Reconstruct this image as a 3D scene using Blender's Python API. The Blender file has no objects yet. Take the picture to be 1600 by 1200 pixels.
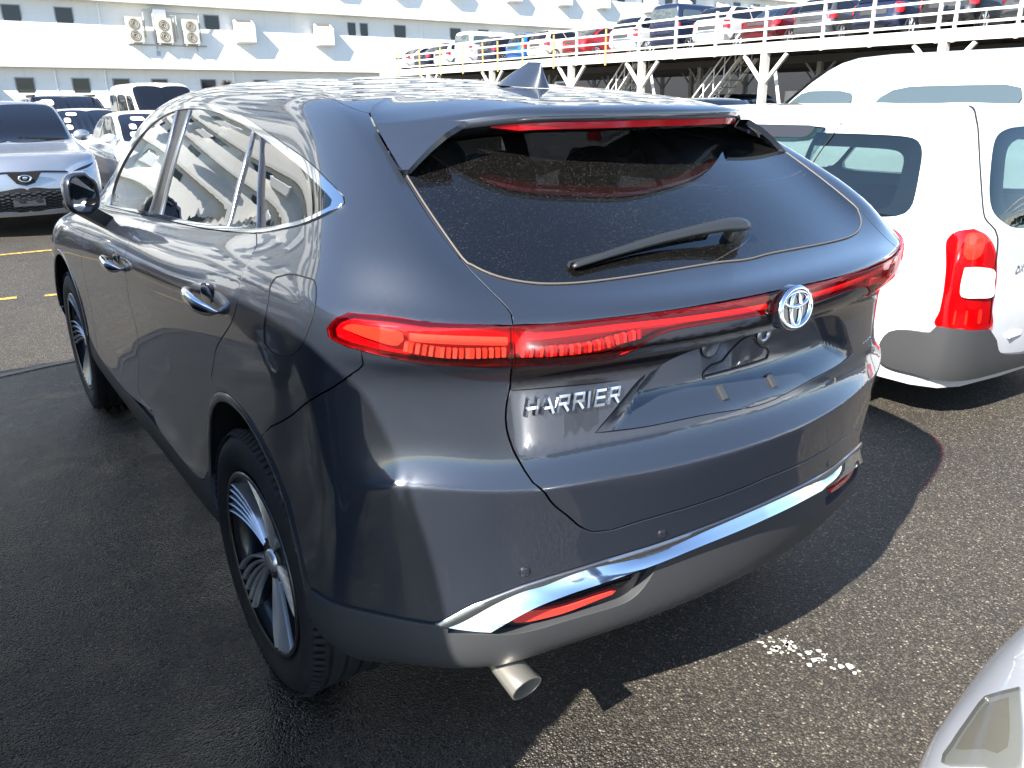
import bpy, bmesh, math, random
import numpy as np
from mathutils import Vector, Matrix
from mathutils.geometry import delaunay_2d_cdt
from mathutils.bvhtree import BVHTree
rng = random.Random(7)
scene = bpy.context.scene
# ------------------------------------------------------------------ camera
cam_data = bpy.data.cameras.new('camera'); cam = bpy.data.objects.new('camera', cam_data)
scene.collection.objects.link(cam); scene.camera = cam
cam_data.sensor_width = 36; cam_data.sensor_fit = 'HORIZONTAL'; cam_data.lens = 36*1261/1600
cam_data.clip_start = .05; cam_data.clip_end = 2000
yaw, pitch, roll = .6262, .3348, -.0075
F = Vector((math.sin(yaw)*math.cos(pitch), math.cos(yaw)*math.cos(pitch), -math.sin(pitch)))
R0 = Vector((math.cos(yaw), -math.sin(yaw), 0)); U0 = R0.cross(F)
R_ = R0*math.cos(roll)+U0*math.sin(roll); U_ = U0*math.cos(roll)-R0*math.sin(roll)
M = Matrix((R_, U_, -F)).transposed().to_4x4(); M.translation = (-1.46, -.951, 1.533)
cam.matrix_world = M
# ------------------------------------------------------------------ sky, sun, exposure
SUN_TO = Vector((-1.0, -.30, 0)).normalized(); SUN_EL = math.radians(38)
world = bpy.data.worlds.new('World'); scene.world = world; world.use_nodes = True
wn = world.node_tree.nodes; wl = world.node_tree.links
sky = wn.new('ShaderNodeTexSky'); sky.sky_type = 'NISHITA'; sky.sun_disc = False
sky.sun_elevation = SUN_EL; sky.sun_rotation = math.atan2(SUN_TO.x, SUN_TO.y)
sky.air_density = 1.0; sky.dust_density = .3; sky.ozone_density = 3.0
wl.new(sky.outputs[0], wn['Background'].inputs[0]); wn['Background'].inputs[1].default_value = .105
sun_data = bpy.data.lights.new('sun', 'SUN'); sun_data.energy = 5.0; sun_data.angle = math.radians(.53); sun_data.color = (1, .955, .88)
sun = bpy.data.objects.new('sun', sun_data); scene.collection.objects.link(sun)
sd = Vector((SUN_TO.x*math.cos(SUN_EL), SUN_TO.y*math.cos(SUN_EL), math.sin(SUN_EL)))
sun.rotation_euler = sd.to_track_quat('Z', 'Y').to_euler(); sun.location = sd*60
scene.view_settings.view_transform = 'Standard'; scene.view_settings.look = 'None'
scene.view_settings.exposure = 1.65; scene.view_settings.gamma = 1
# ------------------------------------------------------------------ helpers: objects
COL = scene.collection
def tag(o, label=None, cat=None, group=None, kind=None):
    if label: o['label'] = label
    if cat: o['category'] = cat
    if group: o['group'] = group
    if kind: o['kind'] = kind
    return o
def link(o, parent=None):
    COL.objects.link(o)
    if parent is not None: o.parent = parent
    return o
def empty(name, loc=(0, 0, 0), rz=0, label=None, cat=None, group=None):
    o = bpy.data.objects.new(name, None); o.location = loc; o.rotation_euler = (0, 0, rz); o.empty_display_size = .2
    link(o); return tag(o, label, cat, group)
def mesh_from(name, verts, faces, mat, smooth=True, mats=None, midx=None):
    me = bpy.data.meshes.new(name); me.from_pydata([tuple(v) for v in verts], [], [tuple(f) for f in faces])
    for m in (mats or [mat]): me.materials.append(m)
    if midx is not None: me.polygons.foreach_set('material_index', midx)
    if smooth: me.polygons.foreach_set('use_smooth', [True]*len(me.polygons))
    me.update(); return me
def obj(name, me, parent=None, loc=None, rot=None, scale=None):
    o = bpy.data.objects.new(name, me); link(o, parent)
    if loc is not None: o.location = loc
    if rot is not None: o.rotation_euler = rot
    if scale is not None: o.scale = scale
    return o
def copy_tree(o, parent=None):
    c = o.copy(); link(c)
    if parent is not None: c.parent = parent
    for ch in list(o.children): copy_tree(ch, c)
    return c
class MB:
    """collects simple shapes into one mesh"""
    def __init__(s): s.v = []; s.f = []; s.m = []; s.cur = 0
    def add(s, v, f):
        o = len(s.v); s.v += [tuple(p) for p in v]; s.f += [tuple(o+i for i in q) for q in f]; s.m += [s.cur]*len(f); return s
    def box(s, c, d, rz=0, M=None, bev=0):
        x, y, z = d[0]/2, d[1]/2, d[2]/2
        if bev:
            b = bev; ring = [(-x+b, -y), (x-b, -y), (x, -y+b), (x, y-b), (x-b, y), (-x+b, y), (-x, y-b), (-x, -y+b)]
            ins = [(-x+b, -y+b), (x-b, -y+b), (x-b, -y+b), (x-b, y-b), (x-b, y-b), (-x+b, y-b), (-x+b, y-b), (-x+b, -y+b)]
            v = [(a*.0+p[0], p[1], -z) for a, p in zip([0]*8, ins)]+[(p[0], p[1], -z+b) for p in ring]+[(p[0], p[1], z-b) for p in ring]+[(p[0], p[1], z) for p in ins]
            f = [(k*8+i, k*8+(i+1) % 8, k*8+8+(i+1) % 8, k*8+8+i) for k in range(3) for i in range(8)]
            f += [(7, 5, 3, 1), (24, 26, 28, 30)]
        else:
            v = [(-x, -y, -z), (x, -y, -z), (x, y, -z), (-x, y, -z), (-x, -y, z), (x, -y, z), (x, y, z), (-x, y, z)]
            f = [(0, 3, 2, 1), (4, 5, 6, 7), (0, 1, 5, 4), (1, 2, 6, 5), (2, 3, 7, 6), (3, 0, 4, 7)]
        if M is None: M = Matrix.Translation(c) @ Matrix.Rotation(rz, 4, 'Z')
        return s.add([M @ Vector(p) for p in v], f)
    def bar(s, a, b, w, h=None, up=(0, 0, 1)):
        a, b = Vector(a), Vector(b); h = h or w; d = b-a; L = d.length; d.normalize()
        u = Vector(up); sx = d.cross(u)
        if sx.length < 1e-4: sx = d.cross(Vector((1, 0, 0)))
        sx.normalize(); u = sx.cross(d)
        v = [p+sx*i*w/2+u*j*h/2 for p in (a, b) for i, j in ((-1, -1), (1, -1), (1, 1), (-1, 1))]
        return s.add(v, [(0, 1, 2, 3), (7, 6, 5, 4), (0, 4, 5, 1), (1, 5, 6, 2), (2, 6, 7, 3), (3, 7, 4, 0)])
    def tube(s, pts, r, n=8, cap=True):
        pts = [Vector(p) for p in pts]; R = r if hasattr(r, '__len__') else [r]*len(pts); v = []; prev = None
        for i, p in enumerate(pts):
            t = (pts[min(i+1, len(pts)-1)]-pts[max(i-1, 0)]).normalized()
            a = prev-t*prev.dot(t) if prev is not None else t.orthogonal()
            a.normalize(); b = t.cross(a); prev = a
            v += [p+(a*math.cos(2*math.pi*k/n)+b*math.sin(2*math.pi*k/n))*R[i] for k in range(n)]
        f = [(i*n+k, i*n+(k+1) % n, (i+1)*n+(k+1) % n, (i+1)*n+k) for i in range(len(pts)-1) for k in range(n)]
        if cap: f += [tuple(range(n))[::-1], tuple(len(pts)*n-n+k for k in range(n))]
        return s.add(v, f)
    def lathe(s, prof, n=32, axis='X', c=(0, 0, 0), close=False):
        """prof: (axial, radius) pairs"""
        v = []
        for a, r in prof:
            for k in range(n):
                t = 2*math.pi*k/n; q = (a, r*math.cos(t), r*math.sin(t))
                if axis == 'Z': q = (q[1], q[2], q[0])
                if axis == 'Y': q = (q[2], q[0], q[1])
                v.append((q[0]+c[0], q[1]+c[1], q[2]+c[2]))
        m = len(prof)
        f = [(i*n+k, i*n+(k+1) % n, (i+1)*n+(k+1) % n, (i+1)*n+k) for i in range(m-1) for k in range(n)]
        if close: f += [tuple(range(n))[::-1], tuple((m-1)*n+k for k in range(n))]
        return s.add(v, f)
    def prism(s, poly, depth, M):
        """polygon in local XY, extruded along +Z by depth, placed by matrix M"""
        n = len(poly)
        v = [M @ Vector((p[0], p[1], 0)) for p in poly]+[M @ Vector((p[0], p[1], depth)) for p in poly]
        f = [tuple(range(n))[::-1], tuple(range(n, 2*n))]+[(i, (i+1) % n, n+(i+1) % n, n+i) for i in range(n)]
        return s.add(v, f)
    def ell(s, c, d, n=10, m=7, M=None):
        v = []; f = []
        M = M or Matrix.Identity(4)
        for i in range(m+1):
            th = math.pi*i/m
            for k in range(n):
                ph = 2*math.pi*k/n
                v.append(M @ Vector((c[0]+d[0]*math.sin(th)*math.cos(ph), c[1]+d[1]*math.sin(th)*math.sin(ph), c[2]+d[2]*math.cos(th))))
        f = [(i*n+k, (i+1)*n+k, (i+1)*n+(k+1) % n, i*n+(k+1) % n) for i in range(m) for k in range(n)]
        return s.add(v, f)
    def mesh(s, name, mat, smooth=False, auto=None, mats=None):
        me = mesh_from(name, s.v, s.f, mat, smooth, mats, s.m if mats else None)
        if auto:
            me.polygons.foreach_set('use_smooth', [True]*len(me.polygons))
            me.set_sharp_from_angle(angle=math.radians(auto))
        return me
    def build(s, name, mat, parent=None, smooth=False, auto=None, mats=None, **k):
        return obj(name, s.mesh(name, mat, smooth, auto, mats), parent, **k)
# ------------------------------------------------------------------ helpers: materials
MATS = {}
def pbr(name, col, rough=.5, metal=0., coat=0., coat_rough=.03, spec=.5, trans=0, ior=1.5, emit=None, es=0):
    m = bpy.data.materials.new(name); m.use_nodes = True; b = m.node_tree.nodes['Principled BSDF']
    b.inputs['Base Color'].default_value = (*col, 1); b.inputs['Roughness'].default_value = rough; b.inputs['Metallic'].default_value = metal
    b.inputs['Coat Weight'].default_value = coat; b.inputs['Coat Roughness'].default_value = coat_rough
    b.inputs['Specular IOR Level'].default_value = spec; b.inputs['Transmission Weight'].default_value = trans; b.inputs['IOR'].default_value = ior
    MATS[name] = m; return m
def nd(m, t, **kw):
    n = m.node_tree.nodes.new(t)
    for k, v in kw.items():
        if k in n.inputs: n.inputs[k].default_value = v
        else: setattr(n, k, v)
    return n
def lk(m, a, b): m.node_tree.links.new(a, b)
def ramp(m, src, stops):
    r = nd(m, 'ShaderNodeValToRGB'); el = r.color_ramp.elements
    while len(el) < len(stops): el.new(.5)
    for e, (p, c) in zip(el, stops):
        e.position = p; e.color = (*c, 1) if hasattr(c, '__len__') else (c, c, c, 1)
    lk(m, src, r.inputs[0]); return r.outputs[0]
def coords(m, scale=1.0):
    t = nd(m, 'ShaderNodeTexCoord'); return t.outputs['Object']
def noise(m, scale, detail=4, rough=.55, vec=None):
    n = nd(m, 'ShaderNodeTexNoise'); n.inputs['Scale'].default_value = scale; n.inputs['Detail'].default_value = detail; n.inputs['Roughness'].default_value = rough
    lk(m, vec if vec is not None else coords(m), n.inputs['Vector']); return n.outputs[0]
def bsdf(m): return m.node_tree.nodes['Principled BSDF']
def bump(m, h, strength, dist=.01):
    b = nd(m, 'ShaderNodeBump'); b.inputs['Strength'].default_value = strength; b.inputs['Distance'].default_value = dist
    lk(m, h, b.inputs['Height']); lk(m, b.outputs[0], bsdf(m).inputs['Normal']); return b
def dusty(m, col, dust=(.30, .28, .25), amount=.18, scale=900, spots=True):
    """fine dust film and specks over a colour"""
    n1 = noise(m, 2.3, 5); n2 = noise(m, scale, 2)
    f = nd(m, 'ShaderNodeMath', operation='MULTIPLY'); lk(m, ramp(m, n1, [(.35, .15), (.75, 1)]), f.inputs[0]); lk(m, ramp(m, n2, [(.60, 0), (.72, 1)]), f.inputs[1])
    g = nd(m, 'ShaderNodeMath', operation='MULTIPLY'); lk(m, f.outputs[0], g.inputs[0]); g.inputs[1].default_value = amount
    mx = nd(m, 'ShaderNodeMix', data_type='RGBA'); lk(m, g.outputs[0], mx.inputs[0]); mx.inputs[6].default_value = (*col, 1); mx.inputs[7].default_value = (*dust, 1)
    lk(m, mx.outputs[2], bsdf(m).inputs['Base Color']); return g.outputs[0]
def paint(name, col, metal=.6, rough=.38, flake=True, coat=1., dust=.0):
    m = pbr(name, col, rough, metal, coat, .02)
    if dust: dusty(m, col, amount=dust)
    if flake:
        # fine uneven gloss of a parked car: slight dust in the roughness of the lacquer
        n = noise(m, 6, 6); lk(m, ramp(m, n, [(.35, .012), (.8, .05)]), bsdf(m).inputs['Coat Roughness'])
    return m
def window_glass(name, tint, refl=.06, rough=.0, dirt=0):
    """thin tinted pane: fresnel mirror over a tinted see-through sheet"""
    m = bpy.data.materials.new(name); m.use_nodes = True; t = m.node_tree; t.nodes.remove(t.nodes['Principled BSDF'])
    out = t.nodes['Material Output']
    tr = nd(m, 'ShaderNodeBsdfTransparent'); tr.inputs[0].default_value = (*tint, 1)
    gl = nd(m, 'ShaderNodeBsdfGlossy'); gl.inputs['Roughness'].default_value = rough; gl.inputs[0].default_value = (1, 1, 1, 1)
    # Schlick reflectance from the angle of view, the same from both sides of the sheet
    ge = nd(m, 'ShaderNodeNewGeometry'); dt = nd(m, 'ShaderNodeVectorMath', operation='DOT_PRODUCT'); lk(m, ge.outputs['Incoming'], dt.inputs[0]); lk(m, ge.outputs['Normal'], dt.inputs[1])
    ab = nd(m, 'ShaderNodeMath', operation='ABSOLUTE'); lk(m, dt.outputs['Value'], ab.inputs[0])
    om = nd(m, 'ShaderNodeMath', operation='SUBTRACT'); om.inputs[0].default_value = 1; lk(m, ab.outputs[0], om.inputs[1]); om.use_clamp = True
    pw = nd(m, 'ShaderNodeMath', operation='POWER'); lk(m, om.outputs[0], pw.inputs[0]); pw.inputs[1].default_value = 5
    fr2 = nd(m, 'ShaderNodeMath', operation='MULTIPLY_ADD'); lk(m, pw.outputs[0], fr2.inputs[0]); fr2.inputs[1].default_value = .955; fr2.inputs[2].default_value = .045
    k = nd(m, 'ShaderNodeMath', operation='MULTIPLY'); lk(m, fr2.outputs[0], k.inputs[0]); k.inputs[1].default_value = refl; k.use_clamp = True
    mx = nd(m, 'ShaderNodeMixShader'); lk(m, k.outputs[0], mx.inputs[0]); lk(m, tr.outputs[0], mx.inputs[1]); lk(m, gl.outputs[0], mx.inputs[2])
    last = mx.outputs[0]
    if dirt:
        df = nd(m, 'ShaderNodeBsdfDiffuse'); df.inputs[0].default_value = (.45, .42, .38, 1)
        n1 = noise(m, 3.1, 5); n2 = noise(m, 300, 2)
        f = nd(m, 'ShaderNodeMath', operation='MULTIPLY'); lk(m, ramp(m, n1, [(.3, .1), (.75, 1)]), f.inputs[0]); lk(m, ramp(m, n2, [(.60, 0), (.70, 1)]), f.inputs[1])
        g = nd(m, 'ShaderNodeMath', operation='MULTIPLY_ADD'); lk(m, f.outputs[0], g.inputs[0]); g.inputs[1].default_value = dirt; g.inputs[2].default_value = dirt*.06
        m2 = nd(m, 'ShaderNodeMixShader'); lk(m, g.outputs[0], m2.inputs[0]); lk(m, last, m2.inputs[1]); lk(m, df.outputs[0], m2.inputs[2]); last = m2.outputs[0]
    lk(m, last, out.inputs['Surface']); MATS[name] = m; return m

DARK_PAINT = paint('slate_paint', (.025, .031, .044), metal=.35, rough=.36, dust=.10); bsdf(DARK_PAINT).inputs['Coat IOR'].default_value = 1.7
PIANO = pbr('piano_black', (.006, .006, .008), .15, 0, 1, .02)
BLACKTRIM = pbr('black_trim', (.012, .012, .013), .35)
CHROME = pbr('chrome', (.82, .84, .87), .06, 1)
SATIN = pbr('satin_metal', (.42, .43, .45), .32, 1)
CLAD = pbr('grey_plastic', (.045, .046, .048), .55)
_n = noise(CLAD, 1400, 2); bump(CLAD, _n, .08, .001)
RUBBER = pbr('tyre_rubber', (.016, .016, .017), .75)
_n = noise(RUBBER, 9, 5); lk(RUBBER, ramp(RUBBER, _n, [(.3, (.013, .013, .014)), (.8, (.030, .029, .028))]), bsdf(RUBBER).inputs['Base Color'])
ALLOY = pbr('machined_alloy', (.74, .76, .80), .30, .85)
ALLOY_DARK = pbr('dark_alloy', (.020, .020, .023), .3, .3, .6)
BLACK = pbr('matt_black', (.008, .008, .009), .8)
INTERIOR = pbr('cabin_black', (.02, .02, .022), .7)
SEAT = pbr('seat_leather', (.03, .03, .033), .45)
HEADLINER = pbr('headliner', (.10, .10, .10), .9)
GLASS_DARK = window_glass('privacy_glass', (.14, .15, .155), 1.45, .0)
GLASS_REAR = window_glass('rear_glass', (.07, .07, .075), 1.5, .0, dirt=.13)
GLASS_CLEAR = window_glass('clear_glass', (.45, .52, .50), 1.5)
LENS_RED = window_glass('red_lens', (1.0, .27, .29), .9)
LENS_CLEAR = window_glass('clear_lens', (.85, .87, .88), 1.6)
RED_PLASTIC = pbr('red_plastic', (.42, .008, .022), .3, 0, .4)
RED_BRIGHT = pbr('bright_red_reflector', (.80, .36, .13), .3, .0, .5)
AMBER = pbr('amber_reflector', (1, .80, .38), .25, .3, .5)
RED_REFLEX = pbr('red_reflex', (.75, .05, .035), .2, 0, .8)
MIRROR = pbr('mirror_glass', (.85, .86, .88), .02, 1)
# ------------------------------------------------------------------ ground
def asphalt():
    m = pbr('asphalt', (.06, .056, .05), .62); c = coords(m); b = bsdf(m)
    v1 = nd(m, 'ShaderNodeTexVoronoi'); v1.inputs['Scale'].default_value = 165; lk(m, c, v1.inputs['Vector'])        # aggregate stones ~10 mm
    v2 = nd(m, 'ShaderNodeTexVoronoi'); v2.inputs['Scale'].default_value = 260; lk(m, c, v2.inputs['Vector'])
    big = noise(m, 1.1, 5, .6, c); mid = noise(m, 9, 4, .6, c)
    sep = nd(m, 'ShaderNodeSeparateColor'); lk(m, v1.outputs['Color'], sep.inputs[0])
    stone = ramp(m, sep.outputs[0], [(0, (.039, .034, .028)), (.45, (.064, .057, .046)), (.75, (.092, .081, .064)), (.93, (.142, .126, .101)), (1, (.32, .295, .25))])
    edge = ramp(m, v1.outputs['Distance'], [(.25, 1), (.62, .40)])
    mul = nd(m, 'ShaderNodeMix', data_type='RGBA', blend_type='MULTIPLY'); mul.inputs[0].default_value = 1; lk(m, stone, mul.inputs[6]); lk(m, edge, mul.inputs[7])
    tone = ramp(m, big, [(.3, (.90, .88, .86)), (.7, (1.35, 1.28, 1.16))])
    mul2 = nd(m, 'ShaderNodeMix', data_type='RGBA', blend_type='MULTIPLY'); mul2.inputs[0].default_value = 1; lk(m, mul.outputs[2], mul2.inputs[6]); lk(m, tone, mul2.inputs[7])
    st_ = ramp(m, noise(m, .55, 6, .68, c), [(.54, 1), (.66, .62)]); st2 = ramp(m, noise(m, 3.4, 3, .5, c), [(.66, 1), (.74, .72)])
    for q_ in (st_, st2):
        mq = nd(m, 'ShaderNodeMix', data_type='RGBA', blend_type='MULTIPLY'); mq.inputs[0].default_value = 1; lk(m, mul2.outputs[2], mq.inputs[6]); lk(m, q_, mq.inputs[7]); mul2 = mq
    # wet stretch left of the SUV (damp patch with ragged edge)
    sx = nd(m, 'ShaderNodeSeparateXYZ'); lk(m, c, sx.inputs[0])
    gx = nd(m, 'ShaderNodeMapRange'); lk(m, sx.outputs[0], gx.inputs[0]); gx.inputs[1].default_value = .1; gx.inputs[2].default_value = -.9
    gy = nd(m, 'ShaderNodeMapRange'); lk(m, sx.outputs[1], gy.inputs[0]); gy.inputs[1].default_value = 4.75; gy.inputs[2].default_value = 4.55
    w0 = nd(m, 'ShaderNodeMath', operation='MULTIPLY'); lk(m, gx.outputs[0], w0.inputs[0]); lk(m, gy.outputs[0], w0.inputs[1])
    wn_ = ramp(m, noise(m, 2.2, 5, .6, c), [(.30, .45), (.6, 1)])
    w1 = nd(m, 'ShaderNodeMath', operation='MULTIPLY'); lk(m, w0.outputs[0], w1.inputs[0]); lk(m, wn_, w1.inputs[1])
    wet = nd(m, 'ShaderNodeMix', data_type='RGBA', blend_type='MULTIPLY'); lk(m, w1.outputs[0], wet.inputs[0]); lk(m, mul2.outputs[2], wet.inputs[6]); wet.inputs[7].default_value = (.22, .22, .235, 1)
    lk(m, wet.outputs[2], b.inputs['Base Color'])
    rg = nd(m, 'ShaderNodeMix'); lk(m, w1.outputs[0], rg.inputs[0]); rg.inputs[2].default_value = .66; rg.inputs[3].default_value = .10; lk(m, rg.outputs[0], b.inputs['Roughness'])
    h = nd(m, 'ShaderNodeMath', operation='MULTIPLY_ADD'); lk(m, v1.outputs['Distance'], h.inputs[0]); h.inputs[1].default_value = -1.0; lk(m, mid, h.inputs[2])
    h2 = nd(m, 'ShaderNodeMath', operation='MULTIPLY_ADD'); lk(m, v2.outputs['Distance'], h2.inputs[0]); h2.inputs[1].default_value = -.4; lk(m, h.outputs[0], h2.inputs[2])
    bm_ = bump(m, h2.outputs[0], .55, .008)
    bs_ = nd(m, 'ShaderNodeMapRange'); lk(m, w1.outputs[0], bs_.inputs[0]); bs_.inputs[3].default_value = .5; bs_.inputs[4].default_value = .95; lk(m, bs_.outputs[0], bm_.inputs['Strength']); return m
ASPHALT = asphalt()
m = MB(); m.add([(-400, -400, 0), (400, -400, 0), (400, 400, 0), (-400, 400, 0)], [(0, 1, 2, 3)])
tag(m.build('ground', ASPHALT), kind='structure')
YEL = pbr('yellow_line', (.62, .40, .06), .6); n_ = noise(YEL, 26, 5); lk(YEL, ramp(YEL, n_, [(.42, (.62, .40, .06)), (.62, (.13, .10, .06))]), bsdf(YEL).inputs['Base Color'])
def line_strip(name, pts, w, mat, z=.004):
    m = MB(); pts = [Vector((p[0], p[1], z)) for p in pts]; v = []
    for i, p in enumerate(pts):
        t = (pts[min(i+1, len(pts)-1)]-pts[max(i-1, 0)]).normalized(); n = Vector((-t.y, t.x, 0)); ww = w[i] if hasattr(w, '__len__') else w
        v += [p+n*ww/2, p-n*ww/2]
    m.add(v, [(2*i, 2*i+1, 2*i+3, 2*i+2) for i in range(len(pts)-1)]); return tag(m.build(name, mat), kind='structure')
line_strip('painted_line', [(-9, 9.62), (-.15, 9.48)], .10, YEL)
line_strip('painted_line', [(-1.35, 7.02), (-.92, 6.97)], .09, YEL); line_strip('painted_line', [(-.72, 6.90), (-.48, 6.86)], .09, YEL)
line_strip('painted_line', [(-4.6, 7.1), (-2.0, 7.05)], .09, YEL)
TAR = pbr('tar_seam', (.006, .006, .006), .35)
line_strip('tar_seam', [(-3.2, 4.55), (-2.4, 4.62), (-1.9, 4.56), (-1.55, 4.64), (-1.25, 4.60), (-1.0, 4.66), (-.6, 4.70), (0, 4.72)], [.05, .07, .05, .08, .05, .06, .05, .04], TAR)
# scraps of old white paint
WHITE_OLD = pbr('worn_white_paint', (.50, .49, .46), .8); m = MB()
for k in range(64):
    t = rng.random(); cx_, cy_ = .345+.075*t+rng.gauss(0, .022), .262-.235*t+rng.gauss(0, .028); r = abs(rng.gauss(.0035, .0035))+.0015; nn = 7
    m.add([(cx_+r*(.6+.8*rng.random())*math.cos(a), cy_+r*(.6+.8*rng.random())*math.sin(a), .004) for a in np.linspace(0, 2*math.pi, nn, endpoint=False)], [tuple(range(nn))])
tag(m.build('paint_scraps', WHITE_OLD), kind='stuff')
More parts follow.
